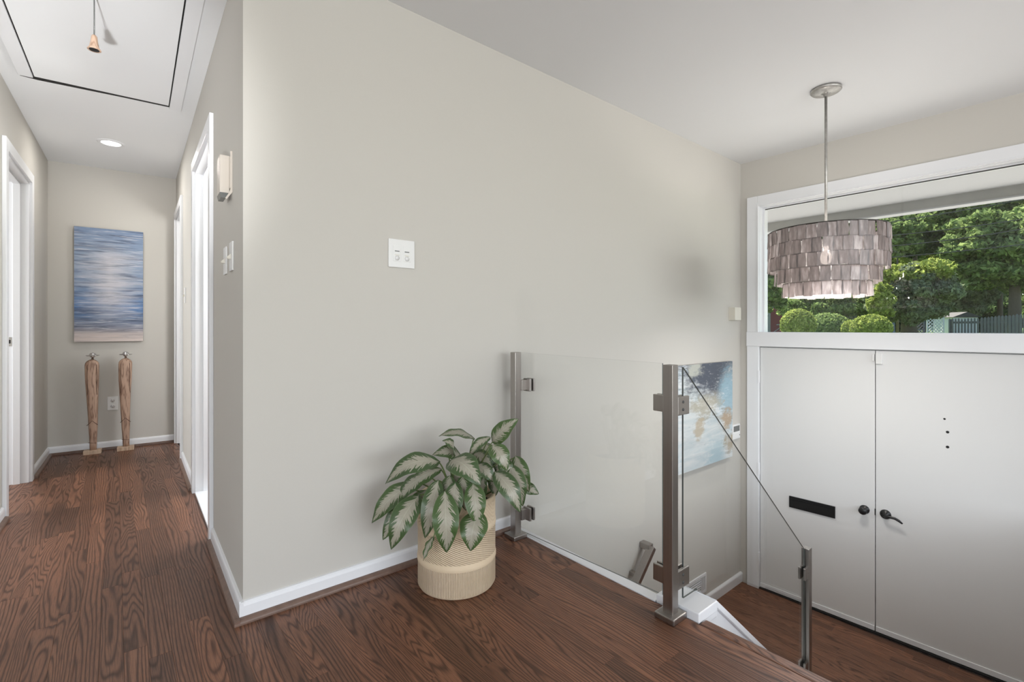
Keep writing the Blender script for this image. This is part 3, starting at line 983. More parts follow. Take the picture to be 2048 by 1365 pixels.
def sea_paint():
    m, nt, out = new_mat('streaked_sea_paint')
    b = N(nt, 'ShaderNodeBsdfPrincipled')
    b.inputs['Roughness'].default_value = 0.6
    uv = N(nt, 'ShaderNodeUVMap')
    sp = N(nt, 'ShaderNodeSeparateXYZ')
    L(nt, uv.outputs[0], sp.inputs[0])
    U_, V_ = sp.outputs[0], sp.outputs[1]

    def streak(sx, sy, det, off):
        mp = N(nt, 'ShaderNodeMapping')
        mp.inputs['Scale'].default_value = (sx, sy, 1)
        mp.inputs['Location'].default_value = (off, off * 1.7, 0)
        L(nt, uv.outputs[0], mp.inputs['Vector'])
        n_ = N(nt, 'ShaderNodeTexNoise')
        n_.inputs['Scale'].default_value = 1.0
        n_.inputs['Detail'].default_value = det
        n_.inputs['Roughness'].default_value = 0.6
        n_.inputs['Distortion'].default_value = 0.25
        L(nt, mp.outputs[0], n_.inputs['Vector'])
        return n_.outputs[0]
    a = streak(1.5, 34, 6, 3.1)
    c = streak(2.4, 80, 6, 9.4)
    d = streak(1.3, 20, 5, 5.5)
    # vertical composition
    ground = ramp(nt, V_, [(0.0, srgb(205, 192, 186)), (0.05, srgb(190, 176, 172)), (0.10, srgb(140, 140, 150)), (0.20, srgb(100, 120, 150)),
                           (0.30, srgb(84, 122, 170)), (0.5, srgb(128, 146, 172)), (0.75, srgb(138, 156, 180)), (1.0, srgb(118, 138, 168))])
    # pale reflection column
    du = math_n(nt, 'ABSOLUTE', math_n(nt, 'SUBTRACT', U_, 0.50))
    du = math_n(nt, 'ADD', du, math_n(nt, 'MULTIPLY', math_n(nt, 'SUBTRACT', d, 0.5), 1.0))
    colm = ramp(nt, du, [(0.0, (0.9, 0.9, 0.9)), (0.48, (0, 0, 0))], 'LINEAR')
    vm = ramp(nt, V_, [(0.12, (0, 0, 0)), (0.3, (0.8, 0.8, 0.8)), (0.45, (1, 1, 1)), (0.72, (1, 1, 1)), (0.86, (0.15, 0.15, 0.15)), (1.0, (0, 0, 0))])
    fac = math_n(nt, 'MULTIPLY', colm, vm)
    c1 = mix_col(nt, fac, ground, srgb(204, 202, 207))
    darks = ramp(nt, a, [(0.38, (1, 1, 1)), (0.52, (0, 0, 0))])
    side = math_n(nt, 'SUBTRACT', 1.0, math_n(nt, 'MULTIPLY', fac, 0.75))
    c2 = mix_col(nt, math_n(nt, 'MULTIPLY', math_n(nt, 'MULTIPLY', darks, side), 0.75), c1, srgb(66, 76, 98))
    lights_ = ramp(nt, c, [(0.54, (0, 0, 0)), (0.68, (1, 1, 1))])
    c3 = mix_col(nt, math_n(nt, 'MULTIPLY', lights_, 0.7), c2, srgb(205, 205, 212))
    fine = ramp(nt, c, [(0.30, (1, 1, 1)), (0.42, (0, 0, 0))])
    c4 = mix_col(nt, math_n(nt, 'MULTIPLY', fine, 0.6), c3, srgb(62, 66, 84))
    vb = ramp(nt, V_, [(0.04, (1, 1, 1)), (0.12, (0, 0, 0))])
    c5 = mix_col(nt, math_n(nt, 'MULTIPLY', vb, 0.7), c4, srgb(206, 193, 187))
    L(nt, c5, b.inputs['Base Color'])
    bp = N(nt, 'ShaderNodeBump')
    bp.inputs['Strength'].default_value = 0.3
    bp.inputs['Distance'].default_value = 0.002
    L(nt, c, bp.inputs['Height'])
    L(nt, bp.outputs[0], b.inputs['Normal'])
    L(nt, b.outputs[0], out.inputs[0])
    return m


def splash_paint():
    m, nt, out = new_mat('blue_splash_paint')
    b = N(nt, 'ShaderNodeBsdfPrincipled')
    b.inputs['Roughness'].default_value = 0.55
    uv = N(nt, 'ShaderNodeUVMap')
    sp = N(nt, 'ShaderNodeSeparateXYZ')
    L(nt, uv.outputs[0], sp.inputs[0])
    U_, V_ = sp.outputs[0], sp.outputs[1]

    def nz(scx, scy, det, off, rot=0.0, rough=0.6):
        mp = N(nt, 'ShaderNodeMapping')
        mp.inputs['Scale'].default_value = (scx, scy, 1)
        mp.inputs['Location'].default_value = (off, off * 0.6, off * 1.3)
        mp.inputs['Rotation'].default_value = (0, 0, rot)
        L(nt, uv.outputs[0], mp.inputs['Vector'])
        n_ = N(nt, 'ShaderNodeTexNoise')
        n_.inputs['Scale'].default_value = 1.0
        n_.inputs['Detail'].default_value = det
        n_.inputs['Roughness'].default_value = rough
        n_.inputs['Distortion'].default_value = 0.6
        L(nt, mp.outputs[0], n_.inputs['Vector'])
        return n_.outputs[0]
    big = nz(2.2, 2.2, 4, 2.0)
    diag = nz(2.2, 15, 6, 7.3, -0.95, 0.7)
    fine = nz(9, 30, 6, 4.4, -0.95, 0.75)
    mid = nz(4.5, 6, 6, 11.0, 0.0, 0.7)

    def blob(u0, v0, ru, rv, wob=0.9):
        a = math_n(nt, 'DIVIDE', math_n(nt, 'SUBTRACT', U_, u0), ru)
        c_ = math_n(nt, 'DIVIDE', math_n(nt, 'SUBTRACT', V_, v0), rv)
        r2 = math_n(nt, 'ADD', math_n(nt, 'MULTIPLY', a, a), math_n(nt, 'MULTIPLY', c_, c_))
        r_ = math_n(nt, 'SQRT', r2)
        r_ = math_n(nt, 'ADD', r_, math_n(nt, 'MULTIPLY', math_n(nt, 'SUBTRACT', mid, 0.5), wob * 3))
        r_ = math_n(nt, 'ADD', r_, math_n(nt, 'MULTIPLY', math_n(nt, 'SUBTRACT', diag, 0.5), wob * 1.6))
        r_ = math_n(nt, 'ADD', r_, math_n(nt, 'MULTIPLY', math_n(nt, 'SUBTRACT', fine, 0.5), 1.5))
        return ramp(nt, r_, [(0.45, (1, 1, 1)), (1.0, (0, 0, 0))])
    base = mix_col(nt, ramp(nt, diag, [(0.35, (0, 0, 0)), (0.65, (1, 1, 1))]), srgb(180, 194, 200), srgb(214, 216, 216))
    # slate upper field
    c1 = mix_col(nt, blob(0.58, 1.02, 0.72, 0.54, 0.5), base, srgb(74, 80, 92))
    # pale blue sweep on the right
    c2 = mix_col(nt, math_n(nt, 'MULTIPLY', blob(0.92, 0.62, 0.24, 0.38, 0.4), 0.9), c1, srgb(146, 176, 190))
    c2 = mix_col(nt, math_n(nt, 'MULTIPLY', blob(0.66, 0.10, 0.22, 0.2, 0.4), 0.8), c2, srgb(162, 186, 196))
    # sand colours
    c3 = mix_col(nt, math_n(nt, 'MULTIPLY', blob(0.46, 0.60, 0.34, 0.13), 0.75), c2, srgb(176, 170, 152))
    c3 = mix_col(nt, math_n(nt, 'MULTIPLY', blob(0.86, 0.42, 0.14, 0.15), 0.9), c3, srgb(168, 146, 120))
    c3 = mix_col(nt, math_n(nt, 'MULTIPLY', blob(0.97, 0.14, 0.16, 0.13), 0.9), c3, srgb(156, 142, 118))
    c3 = mix_col(nt, math_n(nt, 'MULTIPLY', blob(0.36, 0.36, 0.10, 0.12), 0.8), c3, srgb(176, 160, 134))
    c3 = mix_col(nt, math_n(nt, 'MULTIPLY', blob(0.30, 0.97, 0.14, 0.09), 0.9), c3, srgb(180, 182, 172))
    # white spatter
    spk = ramp(nt, fine, [(0.56, (0, 0, 0)), (0.74, (1, 1, 1))])
    c4 = mix_col(nt, math_n(nt, 'MULTIPLY', spk, 0.6), c3, srgb(222, 222, 220))
    spd = ramp(nt, fine, [(0.28, (1, 1, 1)), (0.36, (0, 0, 0))])
    c5 = mix_col(nt, math_n(nt, 'MULTIPLY', spd, 0.6), c4, srgb(104, 112, 122))
    L(nt, c5, b.inputs['Base Color'])
    bp = N(nt, 'ShaderNodeBump')
    bp.inputs['Strength'].default_value = 0.4
    bp.inputs['Distance'].default_value = 0.003
    L(nt, fine, bp.inputs['Height'])
    L(nt, bp.outputs[0], b.inputs['Normal'])
    L(nt, b.outputs[0], out.inputs[0])
    return m


canvas('painting', FE, 0.166, 0.624, 0.034, 0.936, 1.905, sea_paint(), 'tall blue and white streaked seascape canvas at the hallway end')
canvas('painting', FA, 3.13, 3.955, 0.036, -0.012, 0.778, splash_paint(), 'abstract blue, white and sand canvas on the stairwell wall')


# ------------------------------------------------------------------ wooden figures
def figure(sc, label, seed, hgt):
    rr = random.Random(seed)
    dd = 0.118
    o = thing('wooden_figure', FE.P(sc, dd, 0), label, 'sculpture', 'slender wooden figures')
    fbox('base_block', FE, sc - 0.057, sc + 0.057, dd - 0.035, dd + 0.035, 0, 0.034, M['pale_wood'], o, bevel=0.003)
    # body: rounded rectangular sections (z, half width, half depth)
    sec = [(0.034, 0.026, 0.020), (0.08, 0.027, 0.021), (0.14, 0.029, 0.023), (0.22, 0.034, 0.026), (0.27, 0.035, 0.027), (0.30, 0.036, 0.028),
           (0.40, 0.040, 0.030), (0.50, 0.045, 0.031), (0.545, 0.047, 0.032), (0.60, 0.051, 0.032), (0.68, 0.053, 0.032),
           (0.745, 0.0545, 0.031), (0.765, 0.052, 0.030), (0.780, 0.042, 0.028), (0.793, 0.024, 0.022), (0.798, 0.010, 0.010)]
    nseg = 20
    v, f = [], []
    k = (hgt - 0.045) / 0.798
    for z, a, b_ in sec:
        lean = 0.004 * math.sin(z * 5 + seed)
        for i in range(nseg):
            t_ = 2 * math.pi * i / nseg
            cx, cy = math.cos(t_), math.sin(t_)
            e_ = 0.62
            px = math.copysign(abs(cx) ** e_, cx) * a * 0.86
            py = math.copysign(abs(cy) ** e_, cy) * b_
            v.append(FE.P(sc + px + lean, dd - py, z * k if z > 0.04 else z))
    for j in range(len(sec) - 1):
        for i in range(nseg):
            f.append((j * nseg + i, j * nseg + (i + 1) % nseg, (j + 1) * nseg + (i + 1) % nseg, (j + 1) * nseg + i))
    f.append(tuple(range(nseg)))
    f.append(tuple(range((len(sec) - 1) * nseg, len(sec) * nseg))[::-1])
    body = mesh_obj('body', v, f, M['figure_wood'], o, smooth=True)
    # carved grooves: arms and coat hem
    for sx in (-1, 1):
        tube('arm_groove', [FE.P(sc + sx * 0.029, dd + 0.0305, 0.755 * k), FE.P(sc + sx * 0.032, dd + 0.0315, 0.66 * k), FE.P(sc + sx * 0.028, dd + 0.0315, 0.55 * k), FE.P(sc + sx * 0.032, dd + 0.029, 0.50 * k)], 0.0016, M['groove'], body, n=6)
    tube('hem_groove', [FE.P(sc - 0.035, dd + 0.023, 0.245 * k), FE.P(sc - 0.018, dd + 0.0262, 0.262 * k), FE.P(sc, dd + 0.0275, 0.283 * k), FE.P(sc + 0.018, dd + 0.0262, 0.262 * k), FE.P(sc + 0.035, dd + 0.023, 0.245 * k)], 0.0022, M['groove'], body, n=6)
    tube('ankle_groove', [FE.P(sc - 0.026, dd + 0.018, 0.098 * k), FE.P(sc, dd + 0.0215, 0.094 * k), FE.P(sc + 0.026, dd + 0.018, 0.090 * k)], 0.0018, M['groove'], body, n=6)
    hd = lathe('metal_head', [(0.0, 0.0), (0.008, 0.0), (0.008, 0.022), (0.0165, 0.026), (0.0175, 0.034), (0.013, 0.042), (0.0, 0.044)], FE.P(sc, dd, hgt - 0.052), M['chrome'], o, n=28)
    lathe('hat', [(0.0, 0.0), (0.040, 0.001), (0.046, 0.005), (0.044, 0.0085), (0.024, 0.0075), (0.022, 0.016), (0.016, 0.025), (0.0, 0.029)], FE.P(sc, dd, hgt - 0.018), M['chrome'], hd, n=32)
    return o


figure(0.292, 'slender wooden figure with metal hat left of the outlet', 1, 0.835)
figure(0.508, 'slender wooden figure with metal hat right of the outlet', 2, 0.838)

# ------------------------------------------------------------------ pendant lamp
PX, PY = 3.253, 1.013
pd = thing('pendant_lamp', (PX, PY, CEIL), 'tiered shell drum pendant lamp on a long rod over the foyer', 'pendant lamp')
lathe('canopy', [(0.0, 0.0), (0.074, 0.0), (0.080, -0.004), (0.080, -0.014), (0.072, -0.022), (0.030, -0.027), (0.014, -0.030), (0.012, -0.046), (0.0, -0.046)], (PX, PY, CEIL), M['nickel'], pd, n=40)
tube('rod', [(PX, PY, CEIL - 0.04), (PX, PY, 1.60)], 0.0075, M['nickel'], pd, n=14)
ZT = 1.625


def shell_mat():
    m, nt, out = new_mat('capiz_shell')
    tc = N(nt, 'ShaderNodeTexCoord')
    oi = N(nt, 'ShaderNodeObjectInfo')
    ad = N(nt, 'ShaderNodeVectorMath', operation='ADD')
    sc = N(nt, 'ShaderNodeVectorMath', operation='SCALE')
    sc.inputs[0].default_value = (13, 29, 17)
    L(nt, oi.outputs['Random'], sc.inputs['Scale'])
    L(nt, tc.outputs['Object'], ad.inputs[0])
    L(nt, sc.outputs[0], ad.inputs[1])
    mp = N(nt, 'ShaderNodeMapping')
    mp.inputs['Scale'].default_value = (60, 60, 14)
    L(nt, ad.outputs[0], mp.inputs['Vector'])
    nz = N(nt, 'ShaderNodeTexNoise')
    nz.inputs['Scale'].default_value = 1
    nz.inputs['Detail'].default_value = 3
    L(nt, mp.outputs[0], nz.inputs['Vector'])
    rnd = math_n(nt, 'MULTIPLY_ADD', oi.outputs['Random'], 0.35, -0.17)
    fac = math_n(nt, 'ADD', nz.outputs[0], rnd)
    col = ramp(nt, fac, [(0.25, (0.20, 0.175, 0.17)), (0.55, (0.31, 0.275, 0.27)), (0.8, (0.50, 0.47, 0.47))])
    df = N(nt, 'ShaderNodeBsdfDiffuse')
    L(nt, col, df.inputs['Color'])
    tl = N(nt, 'ShaderNodeBsdfTranslucent')
    L(nt, col, tl.inputs['Color'])
    tp = N(nt, 'ShaderNodeBsdfTransparent')
    tp.inputs['Color'].default_value = (0.8, 0.76, 0.75, 1)
    gl = N(nt, 'ShaderNodeBsdfGlossy')
    gl.inputs['Roughness'].default_value = 0.38
    gl.inputs['Color'].default_value = (0.9, 0.9, 0.92, 1)
    m1 = N(nt, 'ShaderNodeMixShader'); m1.inputs[0].default_value = 0.52
    m2 = N(nt, 'ShaderNodeMixShader'); m2.inputs[0].default_value = 0.13
    m3 = N(nt, 'ShaderNodeMixShader'); m3.inputs[0].default_value = 0.05
    L(nt, df.outputs[0], m1.inputs[1]); L(nt, tl.outputs[0], m1.inputs[2])
    L(nt, m1.outputs[0], m2.inputs[1]); L(nt, tp.outputs[0], m2.inputs[2])
    L(nt, m2.outputs[0], m3.inputs[1]); L(nt, gl.outputs[0], m3.inputs[2])
    L(nt, m3.outputs[0], out.inputs[0])
    return m


M['shell'] = shell_mat()
RH_ = 0.0772
rows = [(0, 0.300), (1, 0.300), (2, 0.300), (3, 0.262), (4, 0.220)]
for ri, rad in rows:
    zt = ZT - ri * RH_
    tubep = [(PX + rad * math.cos(a), PY + rad * math.sin(a), zt + 0.002) for a in np.linspace(0, 2 * math.pi, 49)]
    if ri in (0, 3, 4):
        tube('ring', tubep, 0.0042 if ri == 0 else 0.0028, M['rim_dark'] if ri == 0 else M['nickel'], pd, n=6, caps=False)
    nsh = max(24, int(2 * math.pi * rad / 0.0475))
    for k in range(nsh):
        a = 2 * math.pi * (k + random.uniform(-0.12, 0.12) + (0.5 if ri % 2 else 0)) / nsh
        rr = rad + (0.004 if k % 2 else 0.0) + random.uniform(0, 0.003)
        ea = Vector((-math.sin(a), math.cos(a), 0))
        er = Vector((math.cos(a), math.sin(a), 0))
        wt, wb = 0.0235 * random.uniform(0.9, 1.08), 0.0275 * random.uniform(0.88, 1.08)
        ht = RH_ * random.uniform(1.02, 1.12)
        tw = random.uniform(-0.12, 0.12)
        tilt = random.uniform(-0.03, 0.06)
        pts = []
        for (sx, hz_) in ((-wt, 0), (wt, 0), (wb * 1.02, -0.55 * ht), (wb * 0.9, -ht * random.uniform(0.96, 1.0)), (-wb * 0.9, -ht * random.uniform(0.96, 1.0)), (-wb * 1.02, -0.55 * ht)):
            pts.append(Vector((PX, PY, zt)) + er * (rr + tilt * (-hz_) + tw * sx * 0.25 - 0.35 * sx * sx / rad) + ea * sx + Vector((0, 0, hz_)))
        back = [p - er * 0.0012 for p in pts]
        mesh_obj('shell', pts + back, [(0, 1, 2, 3, 4, 5), (11, 10, 9, 8, 7, 6)] + [(i, (i + 1) % 6, 6 + (i + 1) % 6, 6 + i) for i in range(6)], M['shell'], pd)
# cross bars, socket and bulb
for a in (0.3, 0.3 + math.pi / 2):
    tube('spoke', [(PX + 0.30 * math.cos(a), PY + 0.30 * math.sin(a), ZT), (PX - 0.30 * math.cos(a), PY - 0.30 * math.sin(a), ZT)], 0.003, M['rim_dark'], pd, n=6)
lathe('socket', [(0.0, 0.07), (0.016, 0.07), (0.018, 0.0), (0.0, 0.0)], (PX, PY, 1.535), M['nickel'], pd, n=20)
bm_, nt, out = new_mat('bulb_glow')
e = N(nt, 'ShaderNodeEmission')
e.inputs['Color'].default_value = (1, 0.93, 0.84, 1)
e.inputs['Strength'].default_value = 55.0
L(nt, e.outputs[0], out.inputs[0])
M['bulb'] = bm_
lathe('bulb', [(0.0, 0.115), (0.013, 0.112), (0.016, 0.085), (0.027, 0.055), (0.030, 0.035), (0.024, 0.012), (0.012, 0.002), (0.0, 0.0)], (PX, PY, 1.428), M['bulb'], pd, n=24)
light('pendant_bulb', 'POINT', (PX, PY, 1.44), 16.0, (1.0, 0.95, 0.88), size=0.06)
light('pendant_door_fill', 'AREA', (PX, PY, 1.315), 12.0, (1.0, 0.97, 0.93), aim=(PX, PY, 0), size=0.32)  # added downward lamp inside the shade, brightens the lower doors

# ------------------------------------------------------------------ potted plant
CX, CY, PR, PTOP = 1.100, 1.690, 0.160, 0.365
pp = thing('potted_plant', (CX, CY, 0), 'silver-green leafy plant in a ribbed cream pot beside the railing post', 'potted plant')


def pot_mat():
    m, nt, out = new_mat('carved_cream_pot')
    b = N(nt, 'ShaderNodeBsdfPrincipled')
    b.inputs['Roughness'].default_value = 0.65
    uv = N(nt, 'ShaderNodeUVMap')
    sp = N(nt, 'ShaderNodeSeparateXYZ')
    L(nt, uv.outputs[0], sp.inputs[0])
    U_, V_ = sp.outputs[0], sp.outputs[1]
    rib = math_n(nt, 'SINE', math_n(nt, 'MULTIPLY', U_, 2 * math.pi * 150))
    wob = N(nt, 'ShaderNodeTexNoise')
    wob.inputs['Scale'].default_value = 3.0
    mp = N(nt, 'ShaderNodeMapping')
    mp.inputs['Scale'].default_value = (30, 4, 1)
    L(nt, uv.outputs[0], mp.inputs['Vector'])
    L(nt, mp.outputs[0], wob.inputs['Vector'])
    hat = math_n(nt, 'SINE', math_n(nt, 'ADD', math_n(nt, 'MULTIPLY', U_, 2 * math.pi * 55), math_n(nt, 'MULTIPLY', V_, 300.0)))
    arcs = math_n(nt, 'SINE', math_n(nt, 'ADD', math_n(nt, 'MULTIPLY', V_, 150.0), math_n(nt, 'MULTIPLY', math_n(nt, 'SINE', math_n(nt, 'MULTIPLY', U_, 2 * math.pi * 5)), 14.0)))

    def band(a, c):
        return math_n(nt, 'MULTIPLY', math_n(nt, 'GREATER_THAN', V_, a), math_n(nt, 'LESS_THAN', V_, c))
    h = math_n(nt, 'MULTIPLY', rib, band(0.03, 0.30))
    h = math_n(nt, 'ADD', h, math_n(nt, 'MULTIPLY', hat, band(0.375, 0.665)))
    h = math_n(nt, 'ADD', h, math_n(nt, 'MULTIPLY', math_n(nt, 'MULTIPLY', arcs, 0.5), band(0.73, 0.96)))
    h = math_n(nt, 'MULTIPLY', h, math_n(nt, 'MULTIPLY_ADD', wob.outputs[0], 0.9, 0.4))
    n2 = N(nt, 'ShaderNodeTexNoise')
    n2.inputs['Scale'].default_value = 9.0
    L(nt, uv.outputs[0], n2.inputs['Vector'])
    base = mix_col(nt, n2.outputs[0], (0.60, 0.47, 0.315), (0.71, 0.58, 0.42))
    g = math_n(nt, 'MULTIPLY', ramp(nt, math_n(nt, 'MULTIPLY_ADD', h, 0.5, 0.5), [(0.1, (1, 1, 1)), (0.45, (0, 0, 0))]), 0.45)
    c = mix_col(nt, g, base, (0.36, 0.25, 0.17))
    L(nt, c, b.inputs['Base Color'])
    bp = N(nt, 'ShaderNodeBump')
    bp.inputs['Strength'].default_value = 0.7
    bp.inputs['Distance'].default_value = 0.0025
    L(nt, h, bp.inputs['Height'])
    L(nt, bp.outputs[0], b.inputs['Normal'])
    L(nt, b.outputs[0], out.inputs[0])
    return m


pm = pot_mat()
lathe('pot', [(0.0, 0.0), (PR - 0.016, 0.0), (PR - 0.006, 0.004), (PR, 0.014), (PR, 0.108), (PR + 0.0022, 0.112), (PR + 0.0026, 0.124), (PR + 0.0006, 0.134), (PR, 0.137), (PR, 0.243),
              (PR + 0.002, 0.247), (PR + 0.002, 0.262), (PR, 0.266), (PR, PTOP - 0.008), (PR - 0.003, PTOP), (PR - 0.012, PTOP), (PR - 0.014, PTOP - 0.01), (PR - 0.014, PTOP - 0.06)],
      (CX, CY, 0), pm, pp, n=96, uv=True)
lathe('soil', [(0.0, PTOP - 0.046), (0.07, PTOP - 0.043), (PR - 0.0145, PTOP - 0.048)], (CX, CY, 0), M['soil'], pp, n=32)


def leaf_mat():
    m, nt, out = new_mat('silver_variegated_leaf')
    b = N(nt, 'ShaderNodeBsdfPrincipled')
    b.inputs['Roughness'].default_value = 0.30
    uv = N(nt, 'ShaderNodeUVMap')
    sp = N(nt, 'ShaderNodeSeparateXYZ')
    L(nt, uv.outputs[0], sp.inputs[0])
    U_, V_ = sp.outputs[0], sp.outputs[1]           # U along the leaf, V across (0.5 = midrib)
    oi = N(nt, 'ShaderNodeObjectInfo')
    av = math_n(nt, 'MULTIPLY', math_n(nt, 'ABSOLUTE', math_n(nt, 'SUBTRACT', V_, 0.5)), 2.0)
    # lateral vein coordinate
    q = math_n(nt, 'SUBTRACT', U_, math_n(nt, 'MULTIPLY', av, 0.22))
    cb = N(nt, 'ShaderNodeCombineXYZ')
    L(nt, math_n(nt, 'MULTIPLY', q, 34.0), cb.inputs[0])
    L(nt, math_n(nt, 'MULTIPLY', V_, 2.5), cb.inputs[1])
    L(nt, math_n(nt, 'MULTIPLY', oi.outputs['Random'], 40.0), cb.inputs[2])
    nz = N(nt, 'ShaderNodeTexNoise')
    nz.inputs['Scale'].default_value = 1.0
    nz.inputs['Detail'].default_value = 2
    L(nt, cb.outputs[0], nz.inputs['Vector'])
    # width of the silver field: tapers toward base and tip
    ends = math_n(nt, 'MULTIPLY', math_n(nt, 'SUBTRACT', 1.0, math_n(nt, 'POWER', math_n(nt, 'ABSOLUTE', math_n(nt, 'MULTIPLY_ADD', U_, 2.0, -1.0)), 5.0)), 0.47)
    edge = math_n(nt, 'SUBTRACT', av, ends)
    jag = math_n(nt, 'ADD', edge, math_n(nt, 'MULTIPLY', math_n(nt, 'SUBTRACT', nz.outputs[0], 0.5), 1.7))
    silver = ramp(nt, jag, [(0.0, (1, 1, 1)), (0.05, (0, 0, 0))])
    v2 = N(nt, 'ShaderNodeTexNoise')
    v2.inputs['Scale'].default_value = 1.0
    cb2 = N(nt, 'ShaderNodeCombineXYZ')
    L(nt, math_n(nt, 'MULTIPLY', q, 90.0), cb2.inputs[0])
    L(nt, math_n(nt, 'MULTIPLY', V_, 4.0), cb2.inputs[1])
    L(nt, oi.outputs['Random'], cb2.inputs[2])
    L(nt, cb2.outputs[0], v2.inputs['Vector'])
    hueg = mix_col(nt, oi.outputs['Random'], (0.030, 0.062, 0.022), (0.060, 0.115, 0.026))
    green = mix_col(nt, v2.outputs[0], hueg, (0.085, 0.135, 0.055))
    silv = mix_col(nt, v2.outputs[0], (0.28, 0.265, 0.20), (0.46, 0.435, 0.36))
    c = mix_col(nt, silver, green, silv)
    mid = ramp(nt, av, [(0.0, (1, 1, 1)), (0.035, (0, 0, 0))])
    c = mix_col(nt, math_n(nt, 'MULTIPLY', mid, 0.6), c, (0.50, 0.52, 0.40))
    rim = ramp(nt, av, [(0.93, (0, 0, 0)), (0.97, (1, 1, 1))])
    c = mix_col(nt, math_n(nt, 'MULTIPLY', rim, 0.4), c, (0.16, 0.2, 0.10))
    L(nt, c, b.inputs['Base Color'])
    bp = N(nt, 'ShaderNodeBump')
    bp.inputs['Strength'].default_value = 0.25
    bp.inputs['Distance'].default_value = 0.002
    L(nt, v2.outputs[0], bp.inputs['Height'])
    L(nt, bp.outputs[0], b.inputs['Normal'])
    tl = N(nt, 'ShaderNodeBsdfTranslucent')
    L(nt, c, tl.inputs['Color'])
    mx = N(nt, 'ShaderNodeMixShader')
    mx.inputs[0].default_value = 0.18
    L(nt, b.outputs[0], mx.inputs[1])
    L(nt, tl.outputs[0], mx.inputs[2])
    L(nt, mx.outputs[0], out.inputs[0])
    return m


M['leaf'] = leaf_mat()
M['petiole'] = plain('petiole_green', (0.13, 0.18, 0.06), 0.45)
VIEW = Vector((math.sin(YAW), math.cos(YAW), 0))


def leaf(bx, by, bd, tx, ty, td, wpx, arch=0.035, roll=0.0, face=None, fold=0.16, wave=0.0):
    """base and tip as seen in the picture with their own distances; wpx the apparent width"""
    pb, pt = img(bx, by, bd), img(tx, ty, td)
    ch = pt - pb
    ln = ch.length
    t0 = ch.normalized()
    eye = Vector((0, 0, EYE))
    toeye = (eye - (pb + pt) / 2).normalized()
    nrm = (face or (toeye * 0.75 + Vector((0, 0, 1)) * 0.65))
    nrm = (nrm - t0 * nrm.dot(t0)).normalized()
    side = t0.cross(nrm).normalized()
    if roll:
        q = Matrix.Rotation(roll, 3, t0)
        nrm, side = q @ nrm, q @ side
    hw = wpx / FPX * (bd + td) / 2 / 2
    hw /= max(0.45, abs(nrm.dot(toeye)))
    hw = min(hw * 1.25, ln * 0.44, 0.08)
    nu, nv_ = 15, 6
    v, f, uvs = [], [], []
    for i in range(nu):
        u = i / (nu - 1)
        prof = math.sin(math.pi * (u ** 0.80)) ** 0.78 * (1 - 0.22 * u) + 0.006
        c = pb + ch * u + nrm * (arch * math.sin(math.pi * u) * ln / 0.2)
        c = c - Vector((0, 0, 1)) * 0.0
        for j in range(nv_ + 1):
            s = (j / nv_) * 2 - 1
            x = s * hw * prof
            up = fold * abs(x) + 0.004 * wave * math.sin(u * 17 + s * 2.0) * abs(s)
            v.append(c + side * x + nrm * up - nrm * (0.18 * x * x / max(hw, 1e-4)))
            uvs.append((u, s * 0.5 + 0.5))
    for i in range(nu - 1):
        for j in range(nv_):
            a = i * (nv_ + 1) + j
            f.append((a, a + 1, a + nv_ + 2, a + nv_ + 1))
    o = mesh_obj('leaf', v, f, M['leaf'], pp, smooth=True, uvs=uvs)
    # petiole from the crown of the plant to the leaf base
    root = Vector((CX + (pb.x - CX) * 0.22, CY + (pb.y - CY) * 0.22, PTOP - 0.05))
    midp = root * 0.4 + pb * 0.6 + Vector((0, 0, 0.05))
    pts = []
    for k in range(9):
        t_ = k / 8
        pts.append(root * (1 - t_) ** 2 + midp * 2 * t_ * (1 - t_) + (pb + t0 * 0.006) * t_ * t_)
    tube('petiole', pts, 0.003, M['petiole'], o, n=6, radii=[0.0045 - 0.0022 * k / 8 for k in range(9)])
    return o


def z5(x, y):
    return 700 + x / 3.102, 800 + y / 3.102


